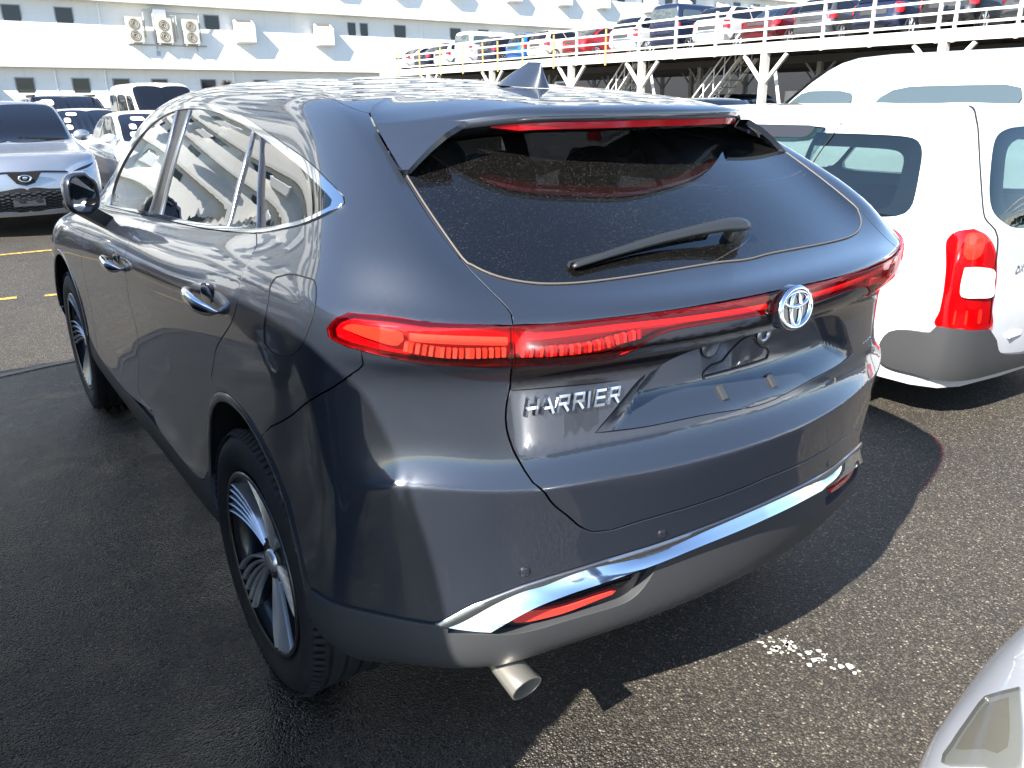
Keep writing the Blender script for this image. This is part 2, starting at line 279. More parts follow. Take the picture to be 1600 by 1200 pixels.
# ------------------------------------------------------------------ body surface of the dark SUV
def rear(x, side):
    """points of a rear meridian at lateral position x (<=0): levels 0..12"""
    q = x*x
    chz = 0.633-0.10*q-0.42*max(0, -x-0.45)**1.3          # chrome strip top falls towards the corner
    chb = 0.603-0.12*q-0.40*max(0, -x-0.35)**1.2
    P = [(x*.97, .190+.33*q, .385-.10*q), (x, .105+.345*q, .445-.13*q), (x, .078+.345*q, chb),
         (x, .072+.345*q, chz), (x, .068+.34*q, .700), (x, .053+.335*q, .818), (x, .060+.33*q, .832),
         (x, .100+.30*q, .885), (x, .103+.30*q, 1.020), (x, .088+.30*q, 1.068), (x, .063+.303*q, 1.092),
         (x, .060+.306*q, 1.156), (x, .088+.30*q, 1.176)]
    return P+side
NET = [
 rear(0, [(0,.175,1.199),(0,.40,1.327),(0,.65,1.468),(0,.86,1.550),(0,1.07,1.583),(0,1.45,1.612),(0,1.85,1.627)]),
 rear(-.30, [(-.30,.195,1.199),(-.30,.415,1.326),(-.30,.655,1.464),(-.29,.86,1.544),(-.28,1.09,1.578),(-.20,1.48,1.609),(0,1.90,1.628)]),
 rear(-.50, [(-.50,.240,1.206),(-.50,.44,1.324),(-.49,.665,1.454),(-.475,.85,1.536),(-.44,1.13,1.577),(-.30,1.53,1.607),(0,1.95,1.629)]),
 rear(-.64, [(-.64,.293,1.231),(-.64,.45,1.325),(-.63,.65,1.440),(-.605,.82,1.523),(-.53,1.16,1.575),(-.355,1.58,1.606),(0,2.0,1.629)]),
 [(-.73,.40,.345),(-.765,.325,.40),(-.775,.305,.465),(-.778,.302,.515),(-.782,.300,.62),(-.792,.283,.833),(-.785,.286,.848),
  (-.765,.300,.91),(-.765,.295,1.02),(-.770,.282,1.065),(-.785,.262,1.095),(-.785,.262,1.158),(-.765,.285,1.190),
  (-.732,.342,1.258),(-.712,.472,1.345),(-.676,.672,1.44),(-.622,.88,1.530),(-.535,1.20,1.578),(-.355,1.62,1.608),(0,2.03,1.629)],
 [(-.79,.50,.31),(-.855,.44,.40),(-.872,.425,.465),(-.876,.42,.512),(-.878,.415,.62),(-.885,.405,.800),(-.883,.406,.835),
  (-.878,.408,.91),(-.882,.405,1.02),(-.890,.402,1.07),(-.897,.400,1.11),(-.890,.402,1.163),(-.862,.425,1.205),
  (-.824,.468,1.268),(-.773,.582,1.352),(-.704,.765,1.44),(-.630,.96,1.532),(-.537,1.25,1.581),(-.350,1.66,1.610),(0,2.06,1.629)],
 [(-.84,.58,.30),(-.905,.555,.40),(-.924,.545,.47),(-.927,.545,.515),(-.924,.54,.60),(-.917,.54,.72),(-.915,.54,.80),
  (-.915,.545,.90),(-.920,.55,1.0),(-.921,.56,1.06),(-.917,.57,1.11),(-.903,.585,1.165),(-.873,.61,1.215),
  (-.830,.655,1.275),(-.772,.745,1.352),(-.708,.88,1.44),(-.637,1.06,1.535),(-.538,1.32,1.584),(-.345,1.70,1.612),(0,2.10,1.629)],
 [(-.85,.97,.27),(-.905,.96,.37),(-.922,.96,.44),(-.927,.96,.50),(-.927,.96,.58),(-.922,.96,.68),(-.921,.96,.76),
  (-.921,.96,.87),(-.924,.96,.97),(-.923,.96,1.04),(-.915,.96,1.10),(-.898,.96,1.155),(-.865,.96,1.205),
  (-.812,.965,1.256),(-.762,.99,1.345),(-.703,1.06,1.437),(-.635,1.21,1.538),(-.535,1.42,1.588),(-.34,1.77,1.614),(0,2.15,1.629)],
 [(-.86,1.38,.24),(-.902,1.36,.33),(-.914,1.36,.39),(-.912,1.36,.43),(-.901,1.36,.52),(-.899,1.36,.64),(-.903,1.36,.72),
  (-.912,1.36,.83),(-.922,1.36,.94),(-.923,1.36,1.01),(-.913,1.36,1.075),(-.892,1.36,1.125),(-.858,1.36,1.172),
  (-.806,1.37,1.214),(-.757,1.38,1.33),(-.692,1.41,1.455),(-.628,1.50,1.545),(-.53,1.66,1.593),(-.335,1.93,1.617),(0,2.22,1.629)],
 [(-.86,1.95,.24),(-.900,1.95,.32),(-.912,1.95,.38),(-.910,1.95,.42),(-.896,1.95,.52),(-.893,1.95,.64),(-.898,1.95,.72),
  (-.908,1.95,.82),(-.917,1.95,.92),(-.917,1.95,.985),(-.907,1.95,1.045),(-.887,1.95,1.09),(-.853,1.95,1.135),
  (-.803,1.95,1.173),(-.748,1.95,1.33),(-.672,1.96,1.508),(-.612,2.0,1.568),(-.52,2.08,1.600),(-.33,2.20,1.618),(0,2.35,1.628)],
 [(-.86,2.5,.24),(-.900,2.5,.32),(-.912,2.5,.38),(-.910,2.5,.42),(-.895,2.5,.52),(-.892,2.5,.64),(-.896,2.5,.72),
  (-.905,2.5,.81),(-.912,2.5,.90),(-.911,2.5,.96),(-.901,2.5,1.015),(-.882,2.5,1.06),(-.848,2.5,1.105),
  (-.797,2.5,1.142),(-.748,2.49,1.29),(-.683,2.45,1.462),(-.622,2.43,1.545),(-.53,2.46,1.588),(-.33,2.53,1.610),(0,2.60,1.622)],
 [(-.86,3.02,.25),(-.900,3.05,.33),(-.913,3.05,.39),(-.911,3.05,.43),(-.900,3.05,.53),(-.899,3.05,.64),(-.902,3.05,.72),
  (-.908,3.05,.80),(-.911,3.05,.88),(-.908,3.05,.93),(-.897,3.05,.985),(-.878,3.05,1.03),(-.846,3.05,1.075),
  (-.797,3.03,1.110),(-.768,2.95,1.200),(-.722,2.83,1.335),(-.652,2.73,1.475),(-.555,2.69,1.552),(-.34,2.74,1.596),(0,2.80,1.612)],
 [(-.85,3.70,.27),(-.905,3.70,.37),(-.922,3.70,.44),(-.927,3.70,.50),(-.927,3.70,.58),(-.922,3.70,.66),(-.919,3.70,.73),
  (-.917,3.70,.80),(-.914,3.70,.87),(-.907,3.70,.91),(-.894,3.70,.96),(-.872,3.70,1.0),(-.835,3.66,1.035),
  (-.785,3.56,1.080),(-.745,3.36,1.135),(-.70,3.10,1.27),(-.63,2.92,1.42),(-.545,2.84,1.52),(-.34,2.88,1.573),(0,2.95,1.596)],
 [(-.80,4.20,.27),(-.865,4.21,.37),(-.895,4.20,.44),(-.905,4.20,.50),(-.905,4.20,.58),(-.90,4.20,.66),(-.895,4.20,.73),
  (-.89,4.20,.79),(-.88,4.20,.84),(-.87,4.19,.88),(-.85,4.17,.92),(-.82,4.14,.95),(-.77,4.08,.98),
  (-.69,3.93,1.03),(-.60,3.64,1.09),(-.53,3.38,1.21),(-.46,3.14,1.38),(-.39,3.01,1.50),(-.25,3.0,1.562),(0,3.03,1.587)],
 [(-.60,4.50,.27),(-.66,4.53,.37),(-.69,4.53,.44),(-.70,4.53,.50),(-.70,4.53,.58),(-.69,4.53,.66),(-.68,4.53,.73),
  (-.67,4.52,.79),(-.66,4.51,.84),(-.65,4.49,.87),(-.63,4.46,.90),(-.60,4.41,.925),(-.56,4.33,.95),
  (-.49,4.08,1.02),(-.40,3.72,1.09),(-.35,3.45,1.21),(-.29,3.20,1.38),(-.22,3.08,1.50),(-.13,3.06,1.56),(0,3.07,1.582)],
 [(0,4.62,.27),(0,4.66,.37),(0,4.67,.44),(0,4.67,.50),(0,4.67,.58),(0,4.66,.66),(0,4.65,.73),
  (0,4.64,.79),(0,4.63,.84),(0,4.60,.87),(0,4.56,.90),(0,4.50,.92),(0,4.40,.945),
  (0,4.12,1.02),(0,3.78,1.09),(0,3.50,1.21),(0,3.25,1.38),(0,3.12,1.50),(0,3.10,1.56),(0,3.10,1.579)],
]

class Hull:
    """smooth half body: cubic spline across meridians, monotone cubic along each; sampled to a dense table"""
    NU, NV = 14, 10
    def __init__(s, net, crease=(), smooth=10, soft=0):
        P = np.array(net, float); n, m = P.shape[:2]; s.n, s.m = n, m
        V = np.stack([s.pchip(P[i], s.NV) for i in range(n)])              # n x MV x 3
        mir = np.array([-1, 1, 1.])
        k = 3
        E = np.concatenate([(V[1:k+1]*mir)[::-1], V, (V[-k-1:-1]*mir)[::-1]])
        seg = np.linalg.norm(np.diff(E[:, [min(c, m-2)*s.NV for c in (1, 5, 10, 13)]], axis=0), axis=2).mean(1)
        t = np.concatenate([[0], np.cumsum(np.sqrt(seg*.5+.03))])
        tq = np.concatenate([np.linspace(t[i], t[i+1], s.NU, endpoint=False) for i in range(k, k+n-1)]+[[t[k+n-1]]])
        s.G = s.natural(E, t, tq)
        pin = np.zeros(s.G.shape[1], bool)
        for c in crease: pin[int(c*s.NV)] = True
        pin[0] = pin[-1] = True
        for _ in range(smooth):
            L = np.zeros_like(s.G); L[:, 1:-1] = (s.G[:, 2:]+s.G[:, :-2])/2-s.G[:, 1:-1]; L[:, pin] = 0
            L2 = np.zeros_like(s.G); L2[1:-1] = (s.G[2:]+s.G[:-2])/2-s.G[1:-1]
            s.G = s.G+.5*L+.3*L2
        lo = soft*s.NV if soft else None
        if soft:                                      # upper body: even out the curvature so that reflections run cleanly
            w = np.clip((np.arange(s.G.shape[1])-lo)/(1.2*s.NV), 0, 1)[None, :, None]
            for _ in range(70):
                A = s.G; L = np.zeros_like(A); L[:, 1:-1] = (A[:, 2:]+A[:, :-2])/2-A[:, 1:-1]
                L2 = np.zeros_like(A); L2[1:-1] = (A[2:]+A[:-2])/2-A[1:-1]; L2[0, :, 1:] = A[1, :, 1:]-A[0, :, 1:]
                s.G = A+w*(.30*L+.45*L2)
        s.G[0, :, 0] = 0; s.G[-1, :, 0] = 0; s.G[:, -1, 0] = 0
        du = np.gradient(s.G, axis=0); dv = np.gradient(s.G, axis=1)
        du[0, :, 1:] = 0; du[-1, :, 1:] = 0
        N = np.cross(dv, du); L = np.linalg.norm(N, axis=2, keepdims=True); s.N = N/np.maximum(L, 1e-9)
        s.N[:, -1] = s.N[:, -2]; s.N[:, -1, 0] = 0
        c = s.G.mean((0, 1))
        if ((s.G-np.array([0, c[1], c[2]]))*s.N).sum() < 0: s.N = -s.N
    @staticmethod
    def pchip(p, K):
        d = np.diff(p, axis=0); n = len(p); m = np.zeros_like(p)
        for i in range(1, n-1):
            a, b = d[i-1], d[i]
            m[i] = np.where(a*b > 0, 2*a*b/np.where(a*b > 0, a+b, 1), 0)
            m[i] = .65*m[i]+.35*(a+b)/2
        m[0] = d[0]; m[-1] = d[-1]
        out = []
        for i in range(n-1):
            for k in range(K):
                t = k/K; t2 = t*t; t3 = t2*t
                out.append((2*t3-3*t2+1)*p[i]+(t3-2*t2+t)*m[i]+(-2*t3+3*t2)*p[i+1]+(t3-t2)*m[i+1])
        out.append(p[-1]); return np.array(out)
    @staticmethod
    def natural(E, t, tq):
        n = len(t); h = np.diff(t); A = np.zeros((n, n)); A[0, 0] = A[-1, -1] = 1
        sh = E.shape; Y = E.reshape(n, -1); R = np.zeros_like(Y)
        for i in range(1, n-1):
            A[i, i-1] = h[i-1]; A[i, i] = 2*(h[i-1]+h[i]); A[i, i+1] = h[i]
            R[i] = 6*((Y[i+1]-Y[i])/h[i]-(Y[i]-Y[i-1])/h[i-1])
        M = np.linalg.solve(A, R)
        i = np.clip(np.searchsorted(t, tq, side='right')-1, 0, n-2)
        a = (tq-t[i])[:, None]; H = h[i][:, None]; b = H-a
        out = M[i]*b**3/(6*H)+M[i+1]*a**3/(6*H)+(Y[i]/H-M[i]*H/6)*b+(Y[i+1]/H-M[i+1]*H/6)*a
        return out.reshape((len(tq),)+sh[1:])
    def at(s, uv):
        """uv: array (k,2); u>=0 left half, u<0 mirrored to the right. returns points, normals"""
        uv = np.asarray(uv, float); sg = np.where(uv[:, 0] < 0, -1., 1.)
        U = np.clip(np.abs(uv[:, 0])*s.NU, 0, s.G.shape[0]-1.000001); Vv = np.clip(uv[:, 1]*s.NV, 0, s.G.shape[1]-1.000001)
        i = U.astype(int); j = Vv.astype(int); a = (U-i)[:, None]; b = (Vv-j)[:, None]
        def bl(T): return (T[i, j]*(1-a)+T[i+1, j]*a)*(1-b)+(T[i, j+1]*(1-a)+T[i+1, j+1]*a)*b
        P = bl(s.G); N = bl(s.N); N /= np.linalg.norm(N, axis=1, keepdims=True)
        P[:, 0] *= sg; N[:, 0] *= sg
        return P, N
HULL = Hull(NET, crease=(5, 11), smooth=10, soft=13)
# panel outlines on the body surface, in surface coordinates (u along the plan outline, v up the section)
LN = {
 'seam_top': [(-1.912,16.433),(-0.648,16.561),(0.116,16.672),(0.949,16.558),(1.509,16.384),(2.103,16.255),(2.497,16.092),(2.8,15.879)],
 'seam_up': [(2.8,15.879),(2.965,15.455),(3.099,14.566),(3.159,13.904),(3.106,13.259),(3.001,12.828),(2.912,12.314),(2.907,11.831),(2.97,11.004)],
 'seam_light': [(2.97,11.004),(2.968,10.417),(2.904,9.348)],
 'seam_low': [(2.904,9.348),(2.842,8.235),(2.898,7.711),(2.895,7.423),(2.811,7.07),(2.712,6.59),(2.528,4.908),(2.119,4.289),(1.923,4.067)],
 'seam_bot': [(1.923,4.067),(1.824,3.985),(1.562,3.957),(1.281,4.01),(0.619,4.057),(0.024,4.13)],
 'light_top': [(2.97,11.004),(3.441,11.194),(3.886,11.314),(4.311,11.455),(4.735,11.389)],
 'light_tip': [(4.735,11.389),(4.899,11.103),(5.023,10.678),(4.99,10.393),(4.823,10.268),(4.614,10.195)],
 'light_bot': [(4.614,10.195),(4.2,10.067),(3.796,9.944),(3.349,9.701),(2.904,9.348)],
 'bar_top': [(2.97,11.004),(2.364,10.923),(1.437,10.948),(0.96,10.98),(0.531,11.052),(0.017,11.129)],
 'bar_bot': [(2.904,9.348),(2.237,9.039),(1.802,8.997),(1.601,9.049),(1.485,9.66),(1.335,10.124),(1.135,10.346),(0.769,10.406),(0.396,10.367),(-0.034,10.308)],
 'garnish': [(2.845,8.049),(2.163,8.013),(1.664,7.982),(1.185,8.01),(0.974,8.326),(0.728,8.691),(0.396,8.962),(-0.007,8.95)],
 'recess': [(1.185,8.01),(1.44,7.567),(1.719,7.174),(1.226,7.131),(0.601,7.116),(-0.111,7.0)],
 'glass': [(-0.464,12.965),(0.301,13.022),(0.8,13.007),(1.35,12.966),(1.799,12.925),(2.198,12.914),(2.515,12.958),(2.773,13.042),(2.975,13.161),(3.066,13.267),(3.08,13.93),(3.036,14.492),(2.962,14.847)],
 'bump_seam': [(4.614,10.195),(4.616,9.407),(4.78,8.793),(5.1,8.161),(5.873,7.557),(6.438,6.73)],
 'clad_top': [(3.892,2.996),(4.207,3.127),(4.56,3.194),(5.102,3.192),(5.583,3.199),(5.952,3.241)],
 'strip_top': [(0.007,3.464),(0.583,3.265),(1.017,3.185),(1.261,3.161),(1.782,3.16),(2.403,3.246),(2.898,3.297),(3.481,3.259),(3.892,2.996)],
 'chrome_top': [(0.017,3.157),(0.577,3.04),(1.072,2.668),(1.783,3.01),(2.399,3.094),(2.799,3.18),(3.243,3.118),(3.719,2.831)],
 'chrome_end': [(3.719,2.831),(3.729,2.686),(3.199,2.455)],
 'chrome_bot': [(3.199,2.455),(2.897,2.666),(2.519,2.701),(2.087,2.497),(1.578,2.15),(1.027,2.033),(0.55,2.143),(0.015,2.277)],
 'refl_out': [(1.027,2.033),(1.112,1.689),(1.265,1.494),(1.509,1.488),(1.975,1.643),(2.53,1.946),(3.199,2.455)],
 'refl_red': [(2.914,2.605),(2.667,2.607),(2.085,1.98),(1.45,1.708),(1.49,1.667),(1.987,1.771),(2.36,2.001),(2.839,2.448)],
 'door_rear': [(6.944,12.751),(6.784,12.275),(6.766,11.462),(6.772,10.766),(6.767,10.118),(6.857,9.257),(7.036,8.545),(7.245,7.907),(7.346,7.51),(7.493,7.067)],
 'door_mid': [(9.364,12.876),(9.344,12.496),(9.312,11.637),(9.294,10.715),(9.283,9.657),(9.267,8.739),(9.306,7.537),(9.325,6.675),(9.435,5.536),(9.567,4.528),(9.649,3.871),(9.555,3.506),(9.247,3.48)],
 'fuel': [(6.235,11.617),(6.002,11.914),(5.623,12.053),(5.432,12.035),(5.325,11.482),(5.33,10.786),(5.556,9.765),(5.875,9.13),(6.186,8.891),(6.324,9.057),(6.329,9.614),(6.282,10.716),(6.288,11.285)],
 'dlo': [(10.951,13.218),(10.744,13.106),(9.363,12.975),(9.008,12.985),(8.29,12.907),(7.684,12.84),(6.978,12.827),(6.275,13.143),(5.462,13.604),(5.056,13.836),(4.932,13.936),(4.924,14.045),(5.073,14.206),(5.725,14.603),(6.713,14.989),(7.382,15.283),(8.111,15.586),(8.668,15.665),(9.152,15.686),(9.567,15.675),(10.117,15.663),(10.766,15.584),(11.154,15.077),(11.245,14.569),(11.119,13.867)],
 'dlo_in': [(10.713,13.171),(9.404,13.1),(9.043,13.102),(8.327,13.059),(7.742,13.012),(7.035,12.972),(6.297,13.243),(5.534,13.661),(5.231,13.834),(5.191,13.939),(5.329,14.071),(5.854,14.355),(6.689,14.759),(7.383,15.09),(8.062,15.358),(8.604,15.436),(9.058,15.416),(9.443,15.374),(9.891,15.301),(10.332,15.126),(10.687,14.747),(10.819,14.338),(10.806,13.838)],
 'glass_front': [(10.689,13.258),(9.94,13.131),(9.356,13.126),(9.347,13.594),(9.31,14.189),(9.338,14.78),(9.384,15.309),(9.597,15.272),(9.864,15.242),(10.265,15.041),(10.616,14.667),(10.743,14.299),(10.744,13.817)],
 'glass_rear': [(9.047,13.118),(8.331,13.077),(7.731,13.022),(7.695,13.667),(7.662,14.362),(7.662,15.182),(8.058,15.341),(8.596,15.404),(9.002,15.36),(9.007,14.914),(9.013,14.203),(9.032,13.7)],
 'glass_small': [(7.62,13.011),(7.059,12.991),(7.238,13.885),(7.343,14.523),(7.425,15.067),(7.557,15.13),(7.564,14.624),(7.579,14.016)],
 'glass_quarter': [(6.845,13.04),(6.302,13.266),(5.571,13.666),(5.295,13.831),(5.255,13.942),(5.384,14.064),(5.854,14.327),(6.644,14.711),(7.293,15.023),(7.166,14.331),(7.034,13.678)],
 'handle_rear': [(7.365,9.64)],
 'handle_front': [(9.575,9.304)],
 'emblem': [(0.003,10.46)],
 'badge': [(2.657,7.706),(1.458,7.729)],
 'badge_right': [(-2.375,7.016)],
 'wiper': [(-0.111,13.349),(1.689,13.153)],
 'sensors': [(2.733,3.49),(1.023,3.486)],
 'plate_holes': [(-0.116,8.206),(0.452,8.167),(0.37,7.346),(-0.154,7.317)],
 'mark_w': [(0.49,7.575),(0.489,7.676),(0.407,7.774),(0.315,7.79),(0.228,7.971),(0.109,8.175),(0.006,8.158),(-0.083,7.941),(-0.182,7.831),(-0.22,7.739),(-0.196,7.637),(0.479,7.611)],
 'arch_rear': [(5.991,2.945),(6.089,3.886),(6.197,4.553),(6.32,5.203),(6.459,5.865),(6.608,6.319),(6.768,6.615),(6.941,6.791),(7.124,6.848),(7.313,6.784),(7.499,6.598),(7.668,6.282),(7.811,5.768),(7.92,5.019),(7.995,4.441),(8.037,3.799)],
 'arch_rear_in': [(6.064,2.25),(6.128,3.524),(6.223,4.269),(6.333,4.876),(6.462,5.517),(6.605,6.038),(6.759,6.367),(6.926,6.557),(7.104,6.624),(7.288,6.57),(7.469,6.389),(7.634,6.057),(7.774,5.485),(7.88,4.824),(7.952,4.27),(7.99,3.597)],
 'arch_front': [(11.343,3.514),(11.375,4.268),(11.429,4.991),(11.502,5.814),(11.592,6.527),(11.696,7.078),(11.812,7.45),(11.937,7.659),(12.072,7.676),(12.215,7.477),(12.356,7.053),(12.489,6.388),(12.605,5.554),(12.7,4.662),(12.768,3.755),(12.808,2.71)],
 'arch_front_in': [(11.377,3.29),(11.404,4.04),(11.452,4.731),(11.518,5.467),(11.602,6.172),(11.7,6.723),(11.809,7.104),(11.928,7.306),(12.056,7.326),(12.191,7.148),(12.326,6.745),(12.453,6.125),(12.563,5.351),(12.652,4.522),(12.718,3.661),(12.755,2.644)],
 'door_front': [(10.965,12.725),(10.979,10.31),(11.077,6.997),(11.124,4.781),(11.108,3.671),(11.077,3.034)],
 'teeth_a': [(4.136,10.434),(3.795,10.307),(3.468,10.245),(3.076,10.212)],
 'teeth_b': [(2.834,10.154),(2.477,10.084),(2.086,10.065),(1.831,10.148),(1.632,10.272),(1.425,10.355)],
 'glow_a': [(4.099,10.768),(3.574,10.684),(3.032,10.568)],
 'glow_b': [(2.865,10.591),(2.406,10.612),(1.845,10.65),(1.433,10.653),(0.81,10.618),(0.221,10.602)],
 'reflector_a': [(4.842,10.771),(4.731,10.96),(4.432,10.931),(4.17,10.814),(4.225,10.45),(4.501,10.551)],
 'handle_cup_rear': [(7.693,9.515),(7.535,10.09),(7.292,10.352),(7.024,10.138),(6.973,9.718),(7.184,9.269),(7.467,9.182)],
 'bar_b1': [(9.367,15.351),(9.284,14.633),(9.281,13.947),(9.318,13.366),(9.346,13.092)],
 'bar_b2': [(9.05,15.368),(9.022,14.777),(9.039,14.141),(9.063,13.468),(9.053,13.081)],
 'bar_c': [(7.634,15.222),(7.654,14.603),(7.671,13.906),(7.659,12.964)],
 'bar_d': [(7.436,15.126),(7.344,14.596),(7.224,13.886),(6.998,12.923)],
}
# ------------------------------------------------------------------ panels cut from a hull
def cat_rom(P, step, hull, closed=False):
    """smooth a polyline of (u,v) points and resample it to about `step` metres"""
    P = [np.array(p, float) for p in P]
    if len(P) < 3:
        D = hull.at(P)[0]; k = max(1, int(np.linalg.norm(D[-1]-D[0])/step))
        return [P[0]+(P[-1]-P[0])*i/k for i in range(k+1)]
    E = [2*P[0]-P[1]]+P+[2*P[-1]-P[-2]]; out = []
    D = hull.at(P)[0]
    for i in range(1, len(E)-2):
        p0, p1, p2, p3 = E[i-1:i+3]; k = max(1, int(round(np.linalg.norm(D[i]-D[i-1])/step)))
        for j in range(k):
            t = j/k
            out.append(.5*((2*p1)+(p2-p0)*t+(2*p0-5*p1+4*p2-p3)*t*t+(3*p1-p0-3*p2+p3)*t**3))
    out.append(P[-1]); return out
def inpoly(pts, poly):
    x, y = pts[:, 0], pts[:, 1]; c = np.zeros(len(pts), bool); n = len(poly); j = n-1
    for i in range(n):
        xi, yi = poly[i]; xj, yj = poly[j]
        if yi != yj:
            hit = ((yi > y) != (yj > y)) & (x < (xj-xi)*(y-yi)/(yj-yi)+xi); c ^= hit
        j = i
    return c
def mirror_uv(P): return [(-p[0], p[1]) for p in P]
def loop(hull, *lines, step=.018):
    """join lines (list of uv, or (list, 'sharp') kept straight) into one closed ring"""
    out = []
    for L in lines:
        q = cat_rom(L, step, hull)
        if out and np.linalg.norm(np.array(out[-1])-q[0]) < .02: q = q[1:]
        out += q
    if np.linalg.norm(np.array(out[0])-out[-1]) < .02: out.pop()
    return np.array(out)
SU, SV = .25, .07
def panel(name, hull, ring, mat, parent=None, holes=(), off=0., gap=.0018, flange=.014, grid=(.14, .18), disp=None, crease=(5, 11), sides=None, own_normals=False):
    """a curved panel: outline ring (uv) cut from the hull, edges rolled inwards to leave a real gap"""
    sc = np.array([SU, SV]); rings = [np.array(ring)]+[np.array(h) for h in holes]
    lo, hi = rings[0].min(0), rings[0].max(0)
    gu = np.arange(math.floor(lo[0]/grid[0])*grid[0], hi[0]+grid[0], grid[0]); gv = np.arange(math.floor(lo[1]/grid[1])*grid[1], hi[1]+grid[1], grid[1])
    if hull is HULL: gv = np.unique(np.round(np.concatenate([gv]+[[c-.2, c-.1, c, c+.1, c+.2] for c in crease if lo[1] < c < hi[1]]), 3))
    gp = np.array([(a+(.5*grid[0] if k % 2 else 0), b) for k, b in enumerate(gv) for a in gu])
    keep = inpoly(gp, rings[0])
    for h in rings[1:]: keep &= ~inpoly(gp, h)
    gp = gp[keep]
    bp = np.concatenate(rings)
    if len(gp):
        d = np.sqrt((((gp[:, None]-bp[None])*sc)**2).sum(2)).min(1); gp = gp[d > .006]
    pts = [Vector(p*sc) for p in bp]+[Vector(p*sc) for p in gp]
    edges = []; o = 0
    for r in rings:
        edges += [(o+i, o+(i+1) % len(r)) for i in range(len(r))]; o += len(r)
    V, E, Fc, *_ = delaunay_2d_cdt(pts, edges, [], 0, 1e-6)
    V = np.array([tuple(v) for v in V])/sc; Fc = np.array([f for f in Fc if len(f) == 3])
    cen = V[Fc].mean(1); ok = inpoly(cen, rings[0])
    for h in rings[1:]: ok &= ~inpoly(cen, h)
    Fc = Fc[ok]
    used = np.unique(Fc); rm = -np.ones(len(V), int); rm[used] = np.arange(len(used)); V = V[used]; Fc = rm[Fc]
    P, N = hull.at(V)
    if disp is not None: P = P+N*disp(V, P)[:, None]
    # orient
    nn = np.cross(P[Fc[:, 1]]-P[Fc[:, 0]], P[Fc[:, 2]]-P[Fc[:, 0]]); flip = (nn*N[Fc[:, 0]]).sum(1) < 0
    Fc[flip] = Fc[flip][:, ::-1]
    # boundary
    cnt = {}
    for f in Fc:
        for a, b in ((f[0], f[1]), (f[1], f[2]), (f[2], f[0])): cnt[(a, b)] = 1
    be = [(a, b) for (a, b) in cnt if (b, a) not in cnt]
    inw = np.zeros_like(P)
    for a, b in be:
        t = P[b]-P[a]; t /= max(np.linalg.norm(t), 1e-9)
        for q in (a, b): inw[q] += np.cross(N[q], t)
    ln = np.linalg.norm(inw, axis=1, keepdims=True); inw = np.where(ln > 1e-9, inw/np.maximum(ln, 1e-9), 0)
    P = P+N*off+inw*gap
    verts = list(P); faces = [tuple(f) for f in Fc]; norms = list(N)
    if flange:
        top = {}; bot = {}; mid = {}
        for a, b in be:
            for q in (a, b):
                if q not in top:
                    top[q] = len(verts); verts.append(P[q]); norms.append(-inw[q]*.8+N[q]*.6)
                    mid[q] = len(verts); verts.append(P[q]-N[q]*.0025-inw[q]*.0006); norms.append(-inw[q])
                    bot[q] = len(verts); verts.append(P[q]-N[q]*flange+inw[q]*.002); norms.append(-inw[q])
        for a, b in be:
            faces.append((b, a, mid[a], mid[b])); faces.append((mid[b], mid[a], bot[a], bot[b]))
    me = mesh_from(name, verts, faces, mat, True)
    if not own_normals:
        norms = np.array(norms); norms /= np.maximum(np.linalg.norm(norms, axis=1, keepdims=True), 1e-9)
        me.normals_split_custom_set_from_vertices([tuple(n) for n in norms])
    else: me.set_sharp_from_angle(angle=math.radians(38))
    return obj(name, me, parent)
def strip_on(name, hull, line_a, line_b, mat, parent, off=.004, n=60, crown=.003):
    """a raised band between two uv lines with a rounded section"""
    A = np.array(line_a); B = np.array(line_b)
    def rs(L):
        D = hull.at(L)[0]; s = np.concatenate([[0], np.cumsum(np.linalg.norm(np.diff(D, axis=0), axis=1))]); q = np.linspace(0, s[-1], n)
        return np.stack([np.interp(q, s, L[:, k]) for k in (0, 1)], 1)
    A, B = rs(A), rs(B); prof = [(0, -off-.004), (0, 0), (.12, .7*crown), (.5, crown), (.88, .7*crown), (1, 0), (1, -off-.004)]
    v = []; 
    for t, h in prof:
        P, N = hull.at(A*(1-t)+B*t); v += list(P+N*(off+h))
    m = len(prof); f = [(k*n+i, k*n+i+1, (k+1)*n+i+1, (k+1)*n+i) for k in range(m-1) for i in range(n-1)]
    f += [tuple(k*n for k in range(m)), tuple(k*n+n-1 for k in range(m))[::-1]]
    me = mesh_from(name, v, f, mat, True); me.set_sharp_from_angle(angle=math.radians(40)); 
    bm = bmesh.new(); bm.from_mesh(me); bmesh.ops.recalc_face_normals(bm, faces=bm.faces); bm.to_mesh(me); bm.free()
    return obj(name, me, parent)
# ------------------------------------------------------------------ long white building
YF = 56.0; ST = 3.7; NF = 7; X0, X1 = -46.0, 150.0
def plaster():
    m = pbr('white_plaster', (.80, .765, .68), .85); c = coords(m)
    n1 = noise(m, .35, 5, .6, c); mp = nd(m, 'ShaderNodeMapping'); mp.inputs['Scale'].default_value = (3.2, 1, .12); lk(m, c, mp.inputs[0]); n2 = noise(m, 1.2, 5, .65, mp.outputs[0])
    f = nd(m, 'ShaderNodeMath', operation='MULTIPLY'); lk(m, ramp(m, n1, [(.35, .3), (.7, 1)]), f.inputs[0]); lk(m, ramp(m, n2, [(.52, 0), (.75, 1)]), f.inputs[1])
    g = nd(m, 'ShaderNodeMath', operation='MULTIPLY'); lk(m, f.outputs[0], g.inputs[0]); g.inputs[1].default_value = .30
    mx = nd(m, 'ShaderNodeMix', data_type='RGBA'); lk(m, g.outputs[0], mx.inputs[0]); mx.inputs[6].default_value = (.78, .76, .70, 1); mx.inputs[7].default_value = (.46, .42, .35, 1)
    lk(m, mx.outputs[2], bsdf(m).inputs['Base Color']); return m
